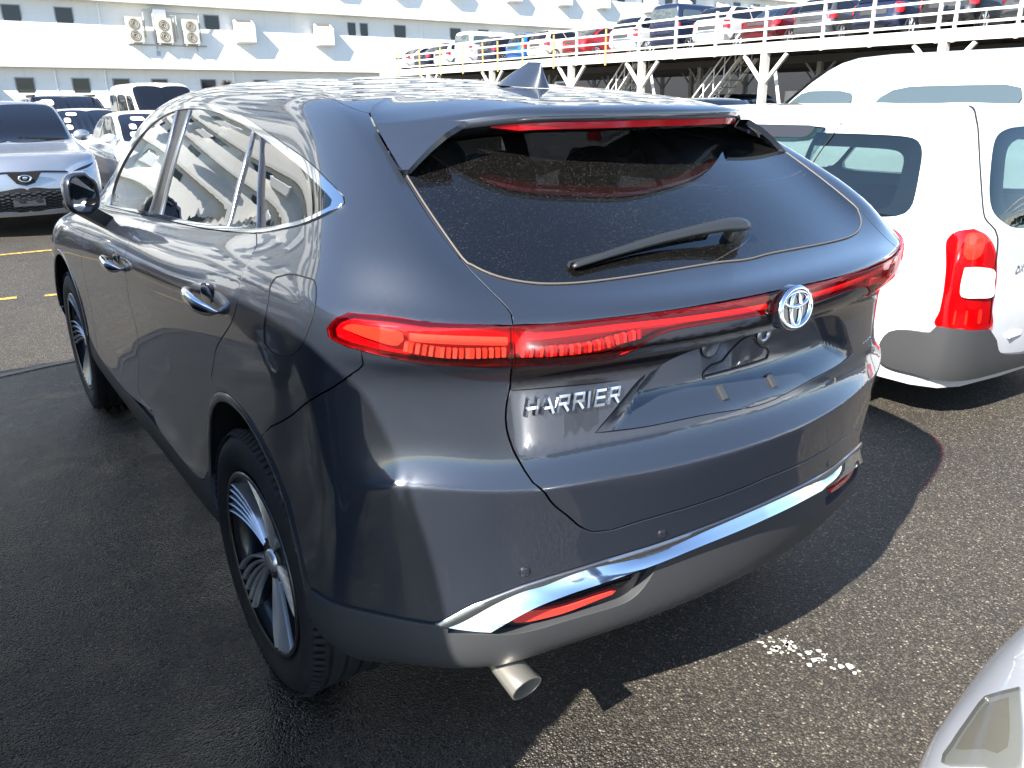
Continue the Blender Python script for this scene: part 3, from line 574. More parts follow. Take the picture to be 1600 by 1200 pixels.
PLASTER = plaster(); FRAME = pbr('window_frame', (.30, .30, .30), .5); PANE = pbr('dark_pane', (.030, .033, .038), .12, 0); HOODM = pbr('vent_white', (.80, .79, .76), .6); PIPE = pbr('pipe_grey', (.42, .43, .43), .5); ACM = pbr('beige_casing', (.62, .57, .47), .6); CUT = pbr('grille_dark', (.12, .10, .08), .7)
bld = empty('long_building', (50, YF, 0), 0, 'long white building with recessed storeys running across the back of the car park', 'building')
bx_ = lambda x: x-50
for k in range(NF):
    z0, z1 = k*ST, (k+1)*ST; OV = .55
    m = MB()
    # one storey: wall leaning out towards its foot over the storey below
    for (a, b) in ((X0, X1),):
        v = [(bx_(a), -OV, z0), (bx_(b), -OV, z0), (bx_(b), -OV+.02, z0+.35), (bx_(a), -OV+.02, z0+.35), (bx_(a), 0, z1-.9), (bx_(b), 0, z1-.9), (bx_(a), 0, z1), (bx_(b), 0, z1), (bx_(a), -OV, z1), (bx_(b), -OV, z1)]
        m.add(v, [(0, 1, 2, 3), (3, 2, 5, 4), (4, 5, 7, 6), (6, 7, 9, 8)])
    m.add([(bx_(X0), -OV, z0), (bx_(X0), 12, z0), (bx_(X0), 12, z1), (bx_(X0), 0, z1)], [(0, 1, 2, 3)])
    m.build('storey_wall', PLASTER, bld)
m = MB(); m.box((50-50, 6, NF*ST+.1), (X1-X0, 13, .2)); m.build('roof', PLASTER, bld)
WZ = lambda k: k*ST+2.72
def wall_y(z):
    k = int(z//ST); t = (z-k*ST)
    return -.53+.53*min(1, max(0, (t-.35)/(ST-.9-.35)))
wf = MB(); wf.box((0, .02, 0), (.98, .10, 1.06)); WFM = wf.mesh('window', FRAME)
wp = MB(); wp.box((0, -.035, 0), (.86, .03, .94)); WPM = wp.mesh('pane', PANE)
ws_ = MB(); ws_.box((0, -.055, 0), (.035, .03, .94)); WSM = ws_.mesh('mullion', FRAME)
def window(x, z, s=1.0, sill=True):
    w = obj('window', WFM, bld, loc=(bx_(x), wall_y(z)-.02, z), scale=(s, 1, 1)); obj('pane', WPM, w); 
    return w
rowA = [5.05, 7.72, 16.2, 25.95, 26.9, 29.8, 34.6, 37.2]; rowB = [5.05, 8.0, 10.25, 12.5, 15.5, 19.0, 22.0]
for x in rowA: window(x, WZ(1)+.05, .62 if x in (25.95, 26.9) else 1)
for x in rowB: window(x, 2.62)
r2 = random.Random(3)
for k in range(NF):
    for x in np.arange(X0+3, X1-2, 3.15):
        if k == 1 and 2 < x < 40: continue
        if k == 0 and (2 < x < 24 or x > 46): continue
        if r2.random() < .12 or (x > 60 and k > 3): continue
        window(x+r2.uniform(-.4, .4), WZ(k) if k else 2.62)
def vent(x, z):
    h = MB(); h.prism([(-.62, 0), (-.62, 1.0), (-.35, 1.30), (.35, 1.30), (.62, 1.0), (.62, 0)], .62, Matrix.Translation((0, 0, 0)) @ Matrix.Rotation(math.pi/2, 4, 'X'))
    return h
VM = MB(); VM.add([(-.62, 0, 0), (.62, 0, 0), (.62, -.55, .1), (-.62, -.55, .1), (-.62, 0, 1.45), (.62, 0, 1.45), (.62, -.55, 1.12), (-.62, -.55, 1.12)], [(0, 3, 2, 1), (3, 7, 6, 2), (0, 4, 7, 3), (1, 2, 6, 5), (7, 4, 5, 6)]); VMM = VM.mesh('vent_hood', HOODM)
VL = MB(); VL.add([(-.5, -.06, 1.44), (.5, -.06, 1.44), (.5, -.30, 1.285), (-.5, -.30, 1.285)], [(0, 1, 2, 3)]); VLM = VL.mesh('louvre', CUT)
hoods = [(18.1, 1), (23.6, 1), (39.9, 1), (45.4, 1)]
for k in range(2, NF):
    for i in range(22): hoods.append((-24+i*4.9+(k % 2)*3.2+r2.uniform(-.5, .5), k))
hoods += [(-8, 0), (-2.5, 1), (-9, 1), (-15.5, 1), (2.5, 0)]
for x, k in hoods:
    z = k*ST+1.62; h = obj('vent_hood', VMM, bld, loc=(bx_(x), wall_y(z)-.02, z)); l_ = obj('louvre', VLM, h, loc=(0, 0, .012))
# outdoor air-conditioning units with pipes, on the upper storey
def ac_unit(x, z, label):
    u = empty('air_conditioner', (x, YF+wall_y(z)-.08, z), 0, label, 'air conditioner', 'air conditioning units on the white wall')
    m = MB(); m.box((0, -.22, .75), (.88, .40, 1.42)); m.build('casing', ACM, u)
    for zz in (.42, 1.06):
        m = MB(); m.lathe([(-.43, .30), (-.445, .29), (-.43, .27), (-.425, .001)], 20, 'Y', (-.05, 0, zz)); m.build('fan_guard', CUT, u)
        m = MB()
        for r in (.09, .18, .26): m.lathe([(-.44, r), (-.45, r+.012), (-.44, r+.024)], 18, 'Y', (-.05, 0, zz))
        m.build('fan_ring', ACM, u)
    m = MB(); m.bar((-.35, -.02, -.02), (-.35, -.46, -.02), .06); m.bar((.35, -.02, -.02), (.35, -.46, -.02), .06); m.build('bracket', PIPE, u)
    return u
for x, lb in ((11.35, 'left of the three beige air conditioning units on the white wall'), (13.05, 'middle of the three beige air conditioning units, under the pipe box'), (14.65, 'right of the three beige air conditioning units on the white wall')): ac_unit(x, 5.15, lb)
y_ = -.34
def pipe(*p):
    m = MB(); m.tube([(bx_(a), y_, b) for a, b in p], .045, 6); m.build('pipe', PIPE, bld)
pipe((12.0, 5.5), (12.0, 7.05), (12.5, 7.05)); pipe((12.55, 4.3), (12.55, 6.9), (12.9, 6.9)); pipe((13.3, 6.95), (15.3, 6.95), (15.3, 5.4)); pipe((13.9, 5.5), (13.9, 6.8), (13.3, 6.8)); pipe((13.75, 5.3), (13.75, 6.7), (13.3, 6.7)); pipe((10.9, 5.1), (15.6, 5.1)); pipe((12.55, 4.4), (15.0, 4.4), (15.0, 5.1))
m = MB(); m.box((bx_(12.95), y_, 6.95), (.75, .2, .62)); m.build('pipe_box', PIPE, bld)
m = MB(); m.box((bx_(12.58), y_, 4.5), (.22, .2, .5)); m.build('pipe_box', PIPE, bld)
for x in (9.6, 3.2, 21.5, 31.6, 48.0):
    m = MB(); m.tube([(bx_(x), wall_y(ST+2.9)-.06, ST+.3), (bx_(x), wall_y(ST+2.9)-.06, 2*ST-.1)], .04, 6); m.build('down_pipe', HOODM, bld)
for x in (6.7, 9.4, 17.2):
    m = MB(); m.tube([(bx_(x), -.06, .3), (bx_(x), -.06, ST-.1)], .05, 6); m.build('down_pipe', HOODM, bld)
# dry shrub with a spiky head in front of the wall
tr = empty('shrub', (15.9, 53.4, 0), 0, 'dry dark shrub head sticking up in front of the white wall above the SUV roofline', 'shrub')
m = MB(); m.tube([(0, 0, 0), (.03, 0, 1.2), (-.02, .02, 2.5)], [.10, .08, .06], 8); m.build('trunk', pbr('bark', (.10, .075, .05), .9), tr, smooth=True)
LEAF = pbr('dry_leaf', (.10, .070, .035), .8); m = MB(); r3 = random.Random(5)
for k in range(260):
    a, e = r3.uniform(0, 6.283), r3.uniform(-.5, 1.4); L_ = r3.uniform(.35, .75); dd = Vector((math.cos(a)*math.cos(e), math.sin(a)*math.cos(e), math.sin(e)*.8)); o_ = Vector((0, 0, 2.6))+dd*r3.uniform(0, .2); sd_ = dd.orthogonal().normalized()*.022
    t_ = o_+dd*L_+Vector((0, 0, -.15*L_)); md = o_+dd*L_*.55; m.add([o_-sd_, o_+sd_, md+sd_, t_, md-sd_], [(0, 1, 2, 4), (4, 2, 3)])
m.build('crown', LEAF, tr)
# ------------------------------------------------------------------ the other vehicles
def outline(z, yr, yf, w, rr, rf, bow=.06, zr=0, zf=0, bar=.03):
    """half plan outline (left side): 15 points from the rear centre round to the front centre"""
    rr = min(rr, w*.8); rf = min(rf, w*.8); P = []
    if w < .01:
        return [(0, yr+(yf-yr)*t, z+zr*(1-t)+zf*t) for t in np.linspace(0, 1, 15)]
    P += [(0, yr), (-.5*(w-rr), yr+bow*.3), (-(w-rr), yr+bow), (-(w-rr*.32), yr+bow+rr*.34), (-w, yr+bow+rr)]
    a, b = yr+bow+rr, yf-bow-rf
    for t in (.2, .4, .6, .8): P.append((-w*(1+bar*math.sin(math.pi*t)), a+(b-a)*t))
    P += [(-w, b), (-(w-rf*.32), yf-bow-rf*.34), (-(w-rf), yf-bow), (-.66*(w-rf), yf-bow*.45), (-.33*(w-rf), yf-bow*.12), (0, yf)]
    return [(x, y, z+zr*(1-(y-yr)/(yf-yr))+zf*(y-yr)/(yf-yr)) for x, y in P]
def car_hull(levels):
    net = [outline(*l[:6], **(l[6] if len(l) > 6 else {})) for l in levels]
    return Hull([[net[j][i] for j in range(len(net))] for i in range(15)], smooth=3)
KINDS = {}
def kind(name, L, W, levels, **k): KINDS[name] = dict(L=L, W=W, levels=levels(L, W/2-.012), **k)
def F_(L, h, z0=.22, nose=.0, belt=.95, deck=.05, cowl=1.25, roof=1.47, rg=(.8, 1.2, 1.6), wsx=(1.25, 1.7, 2.15), tw=(.87, .78, .69), rc=.22, fc=.34, hood=-.10):
    w = h
    return [(z0, .14, L-.14, w*.93, rc, fc), (z0+.13, .03, L-.05, w*.985, rc, fc), (.52, .0, L, w, rc, fc), (.72, .02, L-.02, w, rc, fc, dict(bow=.08)),
            (belt-.06, .04, L-.12, w*.985, rc, fc, dict(zf=hood*.8)), (belt+.01, .09, L-.26, w*.95, rc, fc, dict(zf=hood)), (belt+.06, rg[0], L-wsx[0], w*tw[0], rc*.7, .14, dict(bar=.06)),
            ((belt+roof)/2+.03, rg[1], L-wsx[1], w*tw[1], rc*.6, .12, dict(bar=.05)), (roof-.07, rg[2], L-wsx[2], w*tw[2], .12, .12, dict(bar=.03)), (roof-.012, rg[2]+.22, L-wsx[2]-.18, w*.42, .1, .1), (roof, rg[2]+.4, L-wsx[2]-.35, 0, 0, 0)]
kind('sedan', 4.5, 1.75, lambda L, h: F_(L, h, rg=(.62, 1.0, 1.45), wsx=(1.2, 1.65, 2.1)), wb=(.95, 3.6), wr=.31)
kind('hatch', 4.0, 1.70, lambda L, h: F_(L, h, belt=.96, roof=1.50, rg=(.14, .30, .52), wsx=(1.0, 1.5, 1.95)), wb=(.72, 3.2), wr=.30)
kind('slant', 4.3, 1.75, lambda L, h: [(.22, .14, L-.10, h*.93, .22, .34), (.36, .03, L-.02, h*.985, .22, .36), (.52, 0, L, h, .22, .4), (.64, .02, L-.05, h, .22, .42, dict(bow=.08)), (.74, .04, L-.20, h*.985, .22, .42), (.82, .09, L-.42, h*.95, .22, .42), (.93, .2, L-1.05, h*.87, .15, .2), (1.25, .38, L-1.6, h*.78, .13, .14), (1.40, .6, L-2.05, h*.69, .12, .12), (1.465, .8, L-2.25, h*.42, .1, .1), (1.48, 1.0, L-2.4, 0, 0, 0)], wb=(.86, 3.4), wr=.31)
kind('suv', 4.46, 1.825, lambda L, h: F_(L, h, z0=.26, belt=1.04, roof=1.62, rg=(.16, .38, .62), wsx=(1.15, 1.62, 2.05), tw=(.90, .855, .80), hood=-.07), wb=(.86, 3.5), wr=.345)
kind('wagon', 4.24, 1.69, lambda L, h: [(.20, .05, L-.12, h*.96, .16, .3), (.33, .015, L-.04, h*.99, .16, .3), (.55, 0, L, h, .15, .3), (.74, .03, L-.02, h, .13, .3, dict(bow=.04)),
     (.92, .04, L-.12, h*.99, .12, .3, dict(bow=.04, zf=-.06)), (1.0, .055, L-.3, h*.975, .12, .3, dict(bow=.04, zf=-.08)), (1.06, .07, L-1.05, h*.955, .11, .14, dict(bow=.04)),
     (1.26, .13, L-1.45, h*.90, .10, .12, dict(bow=.04)), (1.44, .20, L-1.9, h*.83, .10, .12, dict(bow=.04)), (1.505, .32, L-2.1, h*.60, .1, .1), (1.52, .6, L-2.3, 0, 0, 0)], wb=(.80, 3.35), wr=.30)
kind('van', 4.6, 1.70, lambda L, h: [(.26, .08, L-.10, h*.95, .14, .3), (.38, .02, L-.02, h*.99, .14, .3), (.6, 0, L, h, .13, .3), (.85, .02, L-.04, h, .12, .28, dict(bow=.04)),
     (1.0, .03, L-.12, h*.99, .11, .26, dict(bow=.04)), (1.12, .035, L-.28, h*.985, .11, .24, dict(bow=.04)), (1.18, .045, L-.38, h*.97, .10, .16, dict(bow=.03)),
     (1.50, .07, L-.75, h*.94, .10, .14, dict(bow=.03)), (1.78, .12, L-1.12, h*.87, .10, .12, dict(bow=.03)), (1.89, .26, L-1.35, h*.62, .1, .1), (1.92, .5, L-1.6, 0, 0, 0)], wb=(.85, 3.45), wr=.32)
kind('kei_van', 3.4, 1.475, lambda L, h: [(.24, .06, L-.08, h*.95, .1, .2), (.36, .02, L-.02, h*.99, .1, .2), (.55, 0, L, h, .1, .2), (.8, .01, L-.03, h, .1, .2, dict(bow=.03)),
     (.95, .02, L-.08, h*.99, .1, .2, dict(bow=.03)), (1.05, .03, L-.16, h*.98, .1, .2, dict(bow=.03)), (1.10, .04, L-.3, h*.97, .1, .14, dict(bow=.03)),
     (1.45, .06, L-.62, h*.95, .1, .12, dict(bow=.03)), (1.74, .1, L-.9, h*.90, .1, .1, dict(bow=.03)), (1.84, .2, L-1.05, h*.66, .1, .1), (1.86, .4, L-1.3, 0, 0, 0)], wb=(.5, 2.9), wr=.27)
CARGLASS = pbr('car_glass', (.008, .010, .015), .03, 0, 0)
VANGLASS = pbr('van_glass', (.06, .08, .085), .04, 0, 1)
SEE_GLASS = window_glass('clear_van_glass', (.42, .52, .50), 1.5)
HEADLAMP = pbr('head_lamp', (.55, .58, .62), .08, .5, 1)
TAILRED = pbr('tail_lens', (.55, .012, .015), .1, 0, 1)
DARKPLASTIC = pbr('bumper_plastic', (.045, .046, .048), .5)
PAPER = pbr('paper_sheet', (.82, .82, .80), .8)
PAINTS = {k: paint('paint_'+k, c, metal=mt, rough=.35, flake=False) for k, (c, mt) in dict(white=((.58, .59, .595), 0), pearl=((.60, .60, .61), .1), silver=((.42, .44, .47), .75), grey=((.12, .125, .135), .6), black=((.008, .008, .010), .1),
    navy=((.012, .018, .05), .3), blue=((.02, .16, .55), .3), red=((.34, .012, .016), .2), maroon=((.14, .010, .014), .4), cream=((.66, .62, .52), 0), green=((.05, .09, .06), .4)).items()}
RIMS = {}
def rounded(u0, u1, v0, v1, sk=0, r=.25):
    """rounded rectangle in (u,v); sk leans the sides"""
    a, b = min(r, (u1-u0)*.3), min(r*1.0, (v1-v0)*.3)
    def sh(u, v): return (u+sk*(v-v0), v)
    pts = []
    for cu, cv, q in ((u1-a, v1-b, 0), (u0+a, v1-b, 1), (u0+a, v0+b, 2), (u1-a, v0+b, 3)):
        for t in (0, .5, 1):
            an = (q+t)*math.pi/2; pts.append(sh(cu+a*math.cos(an), cv+b*math.sin(an)))
    return np.array(pts)
def dens(H, ring, step=.06): return np.array(cat_rom([tuple(p) for p in ring]+[tuple(ring[0])], step, H)[:-1])
def hull_mesh(H, name, mat, us=3, vs=3):
    iu = sorted(set(list(range(0, H.G.shape[0], us))+[H.G.shape[0]-1])); iv = sorted(set(list(range(0, H.G.shape[1], vs))+[H.G.shape[1]-1]))
    G = H.G[np.ix_(iu, iv)]; n, m_ = G.shape[:2]; v = [tuple(p) for p in G.reshape(-1, 3)]+[(-p[0], p[1], p[2]) for p in G[1:-1].reshape(-1, 3)]
    def ix(i, j, s): return i*m_+j if s == 1 or i in (0, n-1) else n*m_+(i-1)*m_+j
    f = []
    for s in (1, -1):
        for i in range(n-1):
            for j in range(m_-1):
                q = (ix(i, j, s), ix(i, j+1, s), ix(i+1, j+1, s), ix(i+1, j, s)); f.append(q if s == 1 else q[::-1])
    return mesh_from(name, v, f, mat, True)
def wheel_simple(r, parent, seg=20):
    if r not in RIMS:
        a = MB(); a.lathe([(-.10, r*.70), (-.11, r*.82), (-.095, r*.97), (-.05, r), (.08, r), (.08, r*.6)], seg)
        b = MB(); b.lathe([(-.096, r*.71), (-.088, r*.66), (-.06, r*.62)], seg)
        for k in range(6):
            t = 2*math.pi*k/6; b.bar((-.085, .02*math.cos(t), .02*math.sin(t)), (-.092, r*.68*math.cos(t), r*.68*math.sin(t)), .03, .05, (1, 0, 0))
        c = MB(); c.lathe([(-.05, .001), (-.05, r*.66)], seg)
        RIMS[r] = (a.mesh('tyre', RUBBER, True), b.mesh('rim', ALLOY, False), c.mesh('wheel_back', BLACK))
    t, rm, bk = RIMS[r]; w = bpy.data.objects.new('wheel', t); link(w, parent); obj('rim', rm, w); obj('wheel_back', bk, w); return w
PROTO = {}
def make_car(kd, fine=False):
    if (kd, fine) in PROTO: return PROTO[kd, fine]
    K = KINDS[kd]; H = car_hull(K['levels']); parts = []
    st = (2, 2) if fine else (4, 4); g = (.25, .25) if fine else (.7, .6); sp = .04 if fine else .14
    parts.append(('body', hull_mesh(H, 'body', None, *st), 'paint'))
    OFF = .009 if fine else .024
    def pp(name, ring, mat, off=None, both=True, mir=False):
        off = OFF if off is None else off
        col = scene.collection
        for s in ((1, -1) if both else (1,)):
            r = np.array(ring)*[s, 1]; o = panel(name, H, dens(H, r, sp), mat, None, off=off, gap=0, flange=.012 if fine else 0, grid=g)
            parts.append((name, o.data, None)); bpy.data.objects.remove(o)
    def centre(u0, u1, v0, v1, name, mat, off=None):
        off = OFF if off is None else off
        """panel across the centre line; u counted from the rear (0) or the front (14)"""
        if u0 == 0:
            ring = [(-u1*.97, v1), (-u1, v0+.15), (-u1*.9, v0), (-u1*.5, v0), (0, v0), (u1*.5, v0), (u1*.9, v0), (u1, v0+.15), (u1*.97, v1), (u1*.5, v1), (0, v1), (-u1*.5, v1)]
            o = panel(name, H, dens(H, ring, sp), mat, None, off=off, gap=0, flange=.012 if fine else 0, grid=g); parts.append((name, o.data, None)); bpy.data.objects.remove(o)
        else:
            for s in (1, -1):
                ring = np.array([(u0, v0), (14, v0), (14, v1), (u0+.1, v1)])*[s, 1]; o = panel(name, H, dens(H, ring, sp), mat, None, off=off, gap=0, flange=0, grid=g); parts.append((name, o.data, None)); bpy.data.objects.remove(o)
    gl = VANGLASS if kd in ('van', 'wagon') else CARGLASS
    if kd in ('sedan', 'hatch', 'suv', 'slant'):
        pp('side_window', rounded(4.25, 6.45, 6.15, 7.85, .0), gl); pp('side_window', rounded(6.6, 8.9, 6.15, 7.85, 0), gl)
        centre(0, 2.7, 6.1, 7.9, 'rear_window', gl)
    elif kd == 'wagon':
        pp('side_window', rounded(4.15, 5.35, 6.15, 7.8), gl); pp('side_window', rounded(5.5, 6.9, 6.1, 7.8), gl); pp('side_window', rounded(7.05, 8.9, 6.1, 7.75), gl); centre(0, 2.45, 6.0, 7.75, 'rear_window', gl)
    else:
        pp('side_window', rounded(4.3, 5.9, 6.1, 7.42), gl); pp('side_window', rounded(6.25, 7.85, 6.1, 7.42), gl); pp('side_window', rounded(8.15, 9.1, 6.1, 7.35), gl); centre(0, 2.4, 6.1, 7.6, 'rear_window', gl)
    centre(10.4, 14, 6.08, 7.9, 'windscreen', gl)
    pp('head_light', rounded(9.9, 11.7, 3.05, 4.1, .1), HEADLAMP); pp('tail_light', rounded(2.35, 4.05, 3.1, 4.9, 0), TAILRED)
    centre(11.9, 14, 1.4, 2.75, 'grille', BLACK)
    centre(0, 1.4, 3.0, 3.6, 'plate_recess', DARKPLASTIC)
    yb, yf = K['wb']; w = K['W']/2; r = K['wr']
    for y in (yb, yf):
        for s in (-1, 1):
            m = MB(); m.lathe([(s*(w-.012), .001), (s*(w-.012), r*1.16), (s*(w-.06), r*1.16)], 18 if not fine else 28, c=(0, y, r))
            parts.append(('wheel_arch', m.mesh('wheel_arch', BLACK), None))
    for s in (1, -1):
        P, N = H.at([(8.9*s, 6.0)]); q = Vector(P[0]); m = MB(); m.ell((q.x-.10*s, q.y, q.z+.06), (.11, .06, .075), 10, 6)
        parts.append(('door_mirror', m.mesh('door_mirror', None, True), 'paint'))
    PROTO[kd, fine] = (K, H, parts); return PROTO[kd, fine]
def add_car(kd, col, loc, rz, label, group, fine=False, cat='car', extra=None, skip=()):
    """rz: heading; 0 = nose towards +Y. loc is the middle of the rear edge at rz=0"""
    K, H, parts = make_car(kd, fine); root = empty('parked_car' if cat == 'car' else 'parked_van', loc, rz, label, cat, group)
    pm = PAINTS[col] if isinstance(col, str) else col; body = None
    for nm, me, role in parts:
        if nm in skip: continue
        o = obj(nm, me, root)
        if role == 'paint':
            if not me.materials: me.materials.append(pm)
            elif me.materials[0] is None: me.materials[0] = pm
            o.material_slots[0].link = 'OBJECT'; o.material_slots[0].material = pm
    for y in K['wb']:
        for s in (-1, 1):
            wv = wheel_simple(K['wr'], root); wv.location = (s*(K['W']/2-.085), y, K['wr']); wv.rotation_euler = (rng.random()*6, 0, math.pi if s > 0 else 0)
    if extra: extra(root, K, H)
    return root
def stickers(uvs, mat=PAPER, fine_sheet=False):
    """sheets behind the windscreen: (u, v, width, height) in surface coordinates, u < 0 on the car's right"""
    def fn(root, K, H):
        for (u, v, du, dv) in uvs:
            r = rounded(abs(u), abs(u)+du, v, v+dv)*[1 if u > 0 else -1, 1]
            panel('windscreen_sheet', H, dens(H, r, .05), mat, root, off=.016 if fine_sheet else .032, gap=0, flange=0, grid=(.25, .3))
    return fn
LN2 = {
 'wg_quarter': [(5.696,7.594),(5.035,7.593),(4.568,7.559),(4.415,7.435),(4.366,7.184),(4.372,6.706),(4.382,6.307),(4.395,5.876),(4.45,5.27),(4.698,5.017),(4.946,5.182),(5.349,5.668)],
 'wg_front': [(6.763,7.762),(6.293,7.78),(5.86,7.756),(5.681,7.216),(5.557,6.52),(5.514,6.085),(5.789,6.227),(6.119,6.347)],
 'wg_rear': [(0.949,7.807),(1.391,7.737),(1.691,7.502),(1.842,6.933),(1.914,6.372),(1.811,5.807),(1.555,4.904),(1.134,4.394)],
 'wg_lamp': [(2.726,4.729),(3.627,4.604),(3.915,4.253),(3.951,3.868),(3.855,3.301),(3.807,2.752),(3.799,2.264),(3.793,1.91),(2.742,1.884),(1.761,1.806),(1.751,2.308),(1.69,2.949),(1.739,3.495),(1.887,3.965),(2.158,4.395)],
 'wg_lamp_white': [(3.073,3.355),(2.316,3.363),(1.787,3.261),(1.737,2.958),(1.748,2.601),(2.164,2.604),(3.0,2.666),(3.15,2.941)],
 'wg_bump': [(3.784,1.882),(3.751,1.466),(3.69,1.08),(3.514,0.779),(2.952,0.53),(2.073,0.313)],
 'wg_bump_in': [(1.758,1.791),(1.548,1.526),(1.44,1.28),(1.232,1.118),(0.639,0.953)],
 'wg_dx': [(1.198,3.14)],
 'wg_slot': [(1.132,1.525)],
 'cc_lamp': [(11.456,3.288),(10.938,3.523),(10.402,3.698),(9.336,3.815),(10.155,3.329),(10.711,3.173),(11.314,3.113)],
 'cc_grille_top': [(-12.465,2.302),(-13.864,2.137),(12.65,2.071),(11.665,2.083)],
 'cc_grille_bot': [],
 'cc_emblem': [(-13.961,2.942)],
 'cc_plate': [(-12.792,1.728),(13.162,1.519),(13.027,0.598),(-12.577,0.735)],
 'cc_hood_edge': [(-12.694,3.323),(13.304,3.341),(11.872,3.242)],
 'cc_ws': [(13.676,7.832),(11.358,7.929),(9.268,7.687),(8.99,5.826),(12.488,5.735),(-13.48,5.775)],
 'sh_lamp': [(11.649,3.346),(11.623,3.179),(11.614,2.977),(11.271,2.827),(11.014,2.692),(10.859,2.62),(10.75,3.126),(10.723,3.464)],
}
# ------------------------------------------------------------------ raised parking deck with cars
XD, YA, YB, ZD = 25.0, -14.0, 50.0, 3.56
STEEL = pbr('white_steel', (.78, .78, .76), .5); n_ = noise(STEEL, 1.6, 5); lk(STEEL, ramp(STEEL, n_, [(.35, (.66, .66, .64)), (.62, (.55, .52, .46)), (.78, (.36, .27, .19))]), bsdf(STEEL).inputs['Base Color'])
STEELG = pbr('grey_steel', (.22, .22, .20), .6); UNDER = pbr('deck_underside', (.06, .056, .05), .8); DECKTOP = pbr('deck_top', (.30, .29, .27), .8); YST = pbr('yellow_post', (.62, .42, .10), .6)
deck = empty('parking_deck', (XD, 20, 0), 0, 'raised white steel parking deck loaded with cars, right of the white building', 'parking deck')
dy = lambda y: y-20
m = MB(); m.box((7, dy((YA+YB)/2), ZD-.06), (14, YB-YA, .06)); m.build('deck_floor', DECKTOP, deck)
m = MB(); m.box((-.06, dy((YA+YB)/2), ZD-.17), (.12, YB-YA, .36)); m.build('edge_beam', STEEL, deck)
m = MB()
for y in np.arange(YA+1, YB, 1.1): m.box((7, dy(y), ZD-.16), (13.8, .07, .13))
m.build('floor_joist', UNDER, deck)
m = MB()
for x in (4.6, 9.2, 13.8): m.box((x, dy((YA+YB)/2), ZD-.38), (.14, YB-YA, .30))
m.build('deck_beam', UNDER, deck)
cols = [-6.9, -.3, 6.3, 12.9, 19.5, 25.9, 30.6, 37.2, 43.8]
cm = MB(); cm.box((-.02, 0, (ZD-.36)/2), (.24, .24, ZD-.36)); CM = cm.mesh('column', STEEL)
b1 = MB()
for s in (1, -1): b1.bar((-.02, s*.08, ZD-1.35), (-.02, s*.95, ZD-.40), .12, .12, (1, 0, 0))
BM = b1.mesh('column_brace', STEEL)
for y in cols:
    c = obj('column', CM, deck, loc=(0, dy(y), 0)); obj('column_brace', BM, c)
    m = MB(); m.bar((.5, .35, 0), (.1, .75, ZD-.9), .11); 
    if y in (12.9, 19.5, 25.9): obj('raking_strut', m.mesh('raking_strut', STEEL), deck, loc=(.3, dy(y)-.9, 0))
ig = MB(); ig.box((0, 0, (ZD-.5)/2), (.2, .2, ZD-.5)); 
for s in (1, -1): ig.bar((0, s*.05, ZD-1.2), (0, s*.7, ZD-.5), .08, .08, (1, 0, 0))
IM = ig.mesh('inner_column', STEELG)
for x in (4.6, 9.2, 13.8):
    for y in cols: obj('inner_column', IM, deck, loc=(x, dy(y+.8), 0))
posts = [10.8-2.15*k for k in range(1, 9)]+[10.8, 12.6, 13.1, 15.3, 17.1, 19.5, 21.8, 23.9, 26.0, 28.1, 30.1, 31.8, 34.3, 36.5, 37.9, 39.9, 42.3, 44.7, 47.3]
pm_ = MB(); pm_.box((-.14, 0, .58), (.09, .09, 1.62)); PM = pm_.mesh('rail_post', STEEL)
pt_ = MB(); pt_.box((-.14, 0, .45), (.06, .06, 1.5)); PT = pt_.mesh('rail_post', YST)
for i, y in enumerate(posts): obj('rail_post', PT if (y > 31 or y == 28.1) else PM, deck, loc=(0, dy(y), ZD-.15))
rm = MB(); rm.box((-.14, dy((YA+YB)/2), 0), (.05, YB-YA, .075)); RM = rm.mesh('guard_rail', STEEL)
for z in (.14, .46, .80, 1.14): obj('guard_rail', RM, deck, loc=(-.02, 0, ZD+z))
# stairs under the deck
def stair(x, y, mir, label):
    st = empty('steel_stair', (x, y, 0), 0, label, 'stairs'); n = 11; w = 1.0; run, rise = .26, .27
    for k in range(n):
        m = MB(); m.box((0, mir*(k*run), .2+k*rise), (w, .24, .035)); m.build('tread', STEELG if mir < 0 else STEEL, st)
    for s in (-1, 1):
        m = MB(); m.bar((s*w/2, -mir*.2, .0), (s*w/2, mir*n*run, .2+n*rise), .05, .22, (1, 0, 0)); m.build('stringer', STEEL, st)
        m = MB(); m.bar((s*w/2, -mir*.2, 1.0), (s*w/2, mir*n*run, 1.2+n*rise), .05, .05, (1, 0, 0)); m.bar((s*w/2, -mir*.2, .6), (s*w/2, mir*n*run, .8+n*rise), .035, .035, (1, 0, 0)); m.build('hand_rail', STEEL, st)
        for k in range(0, n, 2):
            m = MB(); m.box((s*w/2, mir*k*run, .7+k*rise), (.04, .04, 1.1)); m.build('baluster', STEEL, st)
stair(26.2, 29.8, -1, 'white steel stair under the deck, nearer the white building'); stair(26.6, 24.4, -1, 'rusty white steel stair under the deck between two columns')
# near-black wall with the deck's shade put into its colour, then the cabinets
m = MB(); m.box((42, 18, 1.6), (.2, 66, 3.2)); tag(m.build('shade_wall', pbr('shade_wall', (.012, .013, .016), .9)), 'wall at the back under the parking deck, shade painted into its near-black colour', 'wall')
for k, (y, h, mt) in enumerate(((21.5, 1.9, PAINTS['white']), (18.6, 1.5, STEELG))):
    m = MB(); m.box((30.5, y, h/2+.05), (.8, 1.5, h)); m.box((30.5, y, .04), (.9, 1.6, .06)); m.box((30.1, y, h*.5), (.03, 1.2, h*.8)); tag(m.build('storage_cabinet', mt), ('white' if k == 0 else 'grey')+' cabinet standing in the shade under the parking deck', 'cabinet')
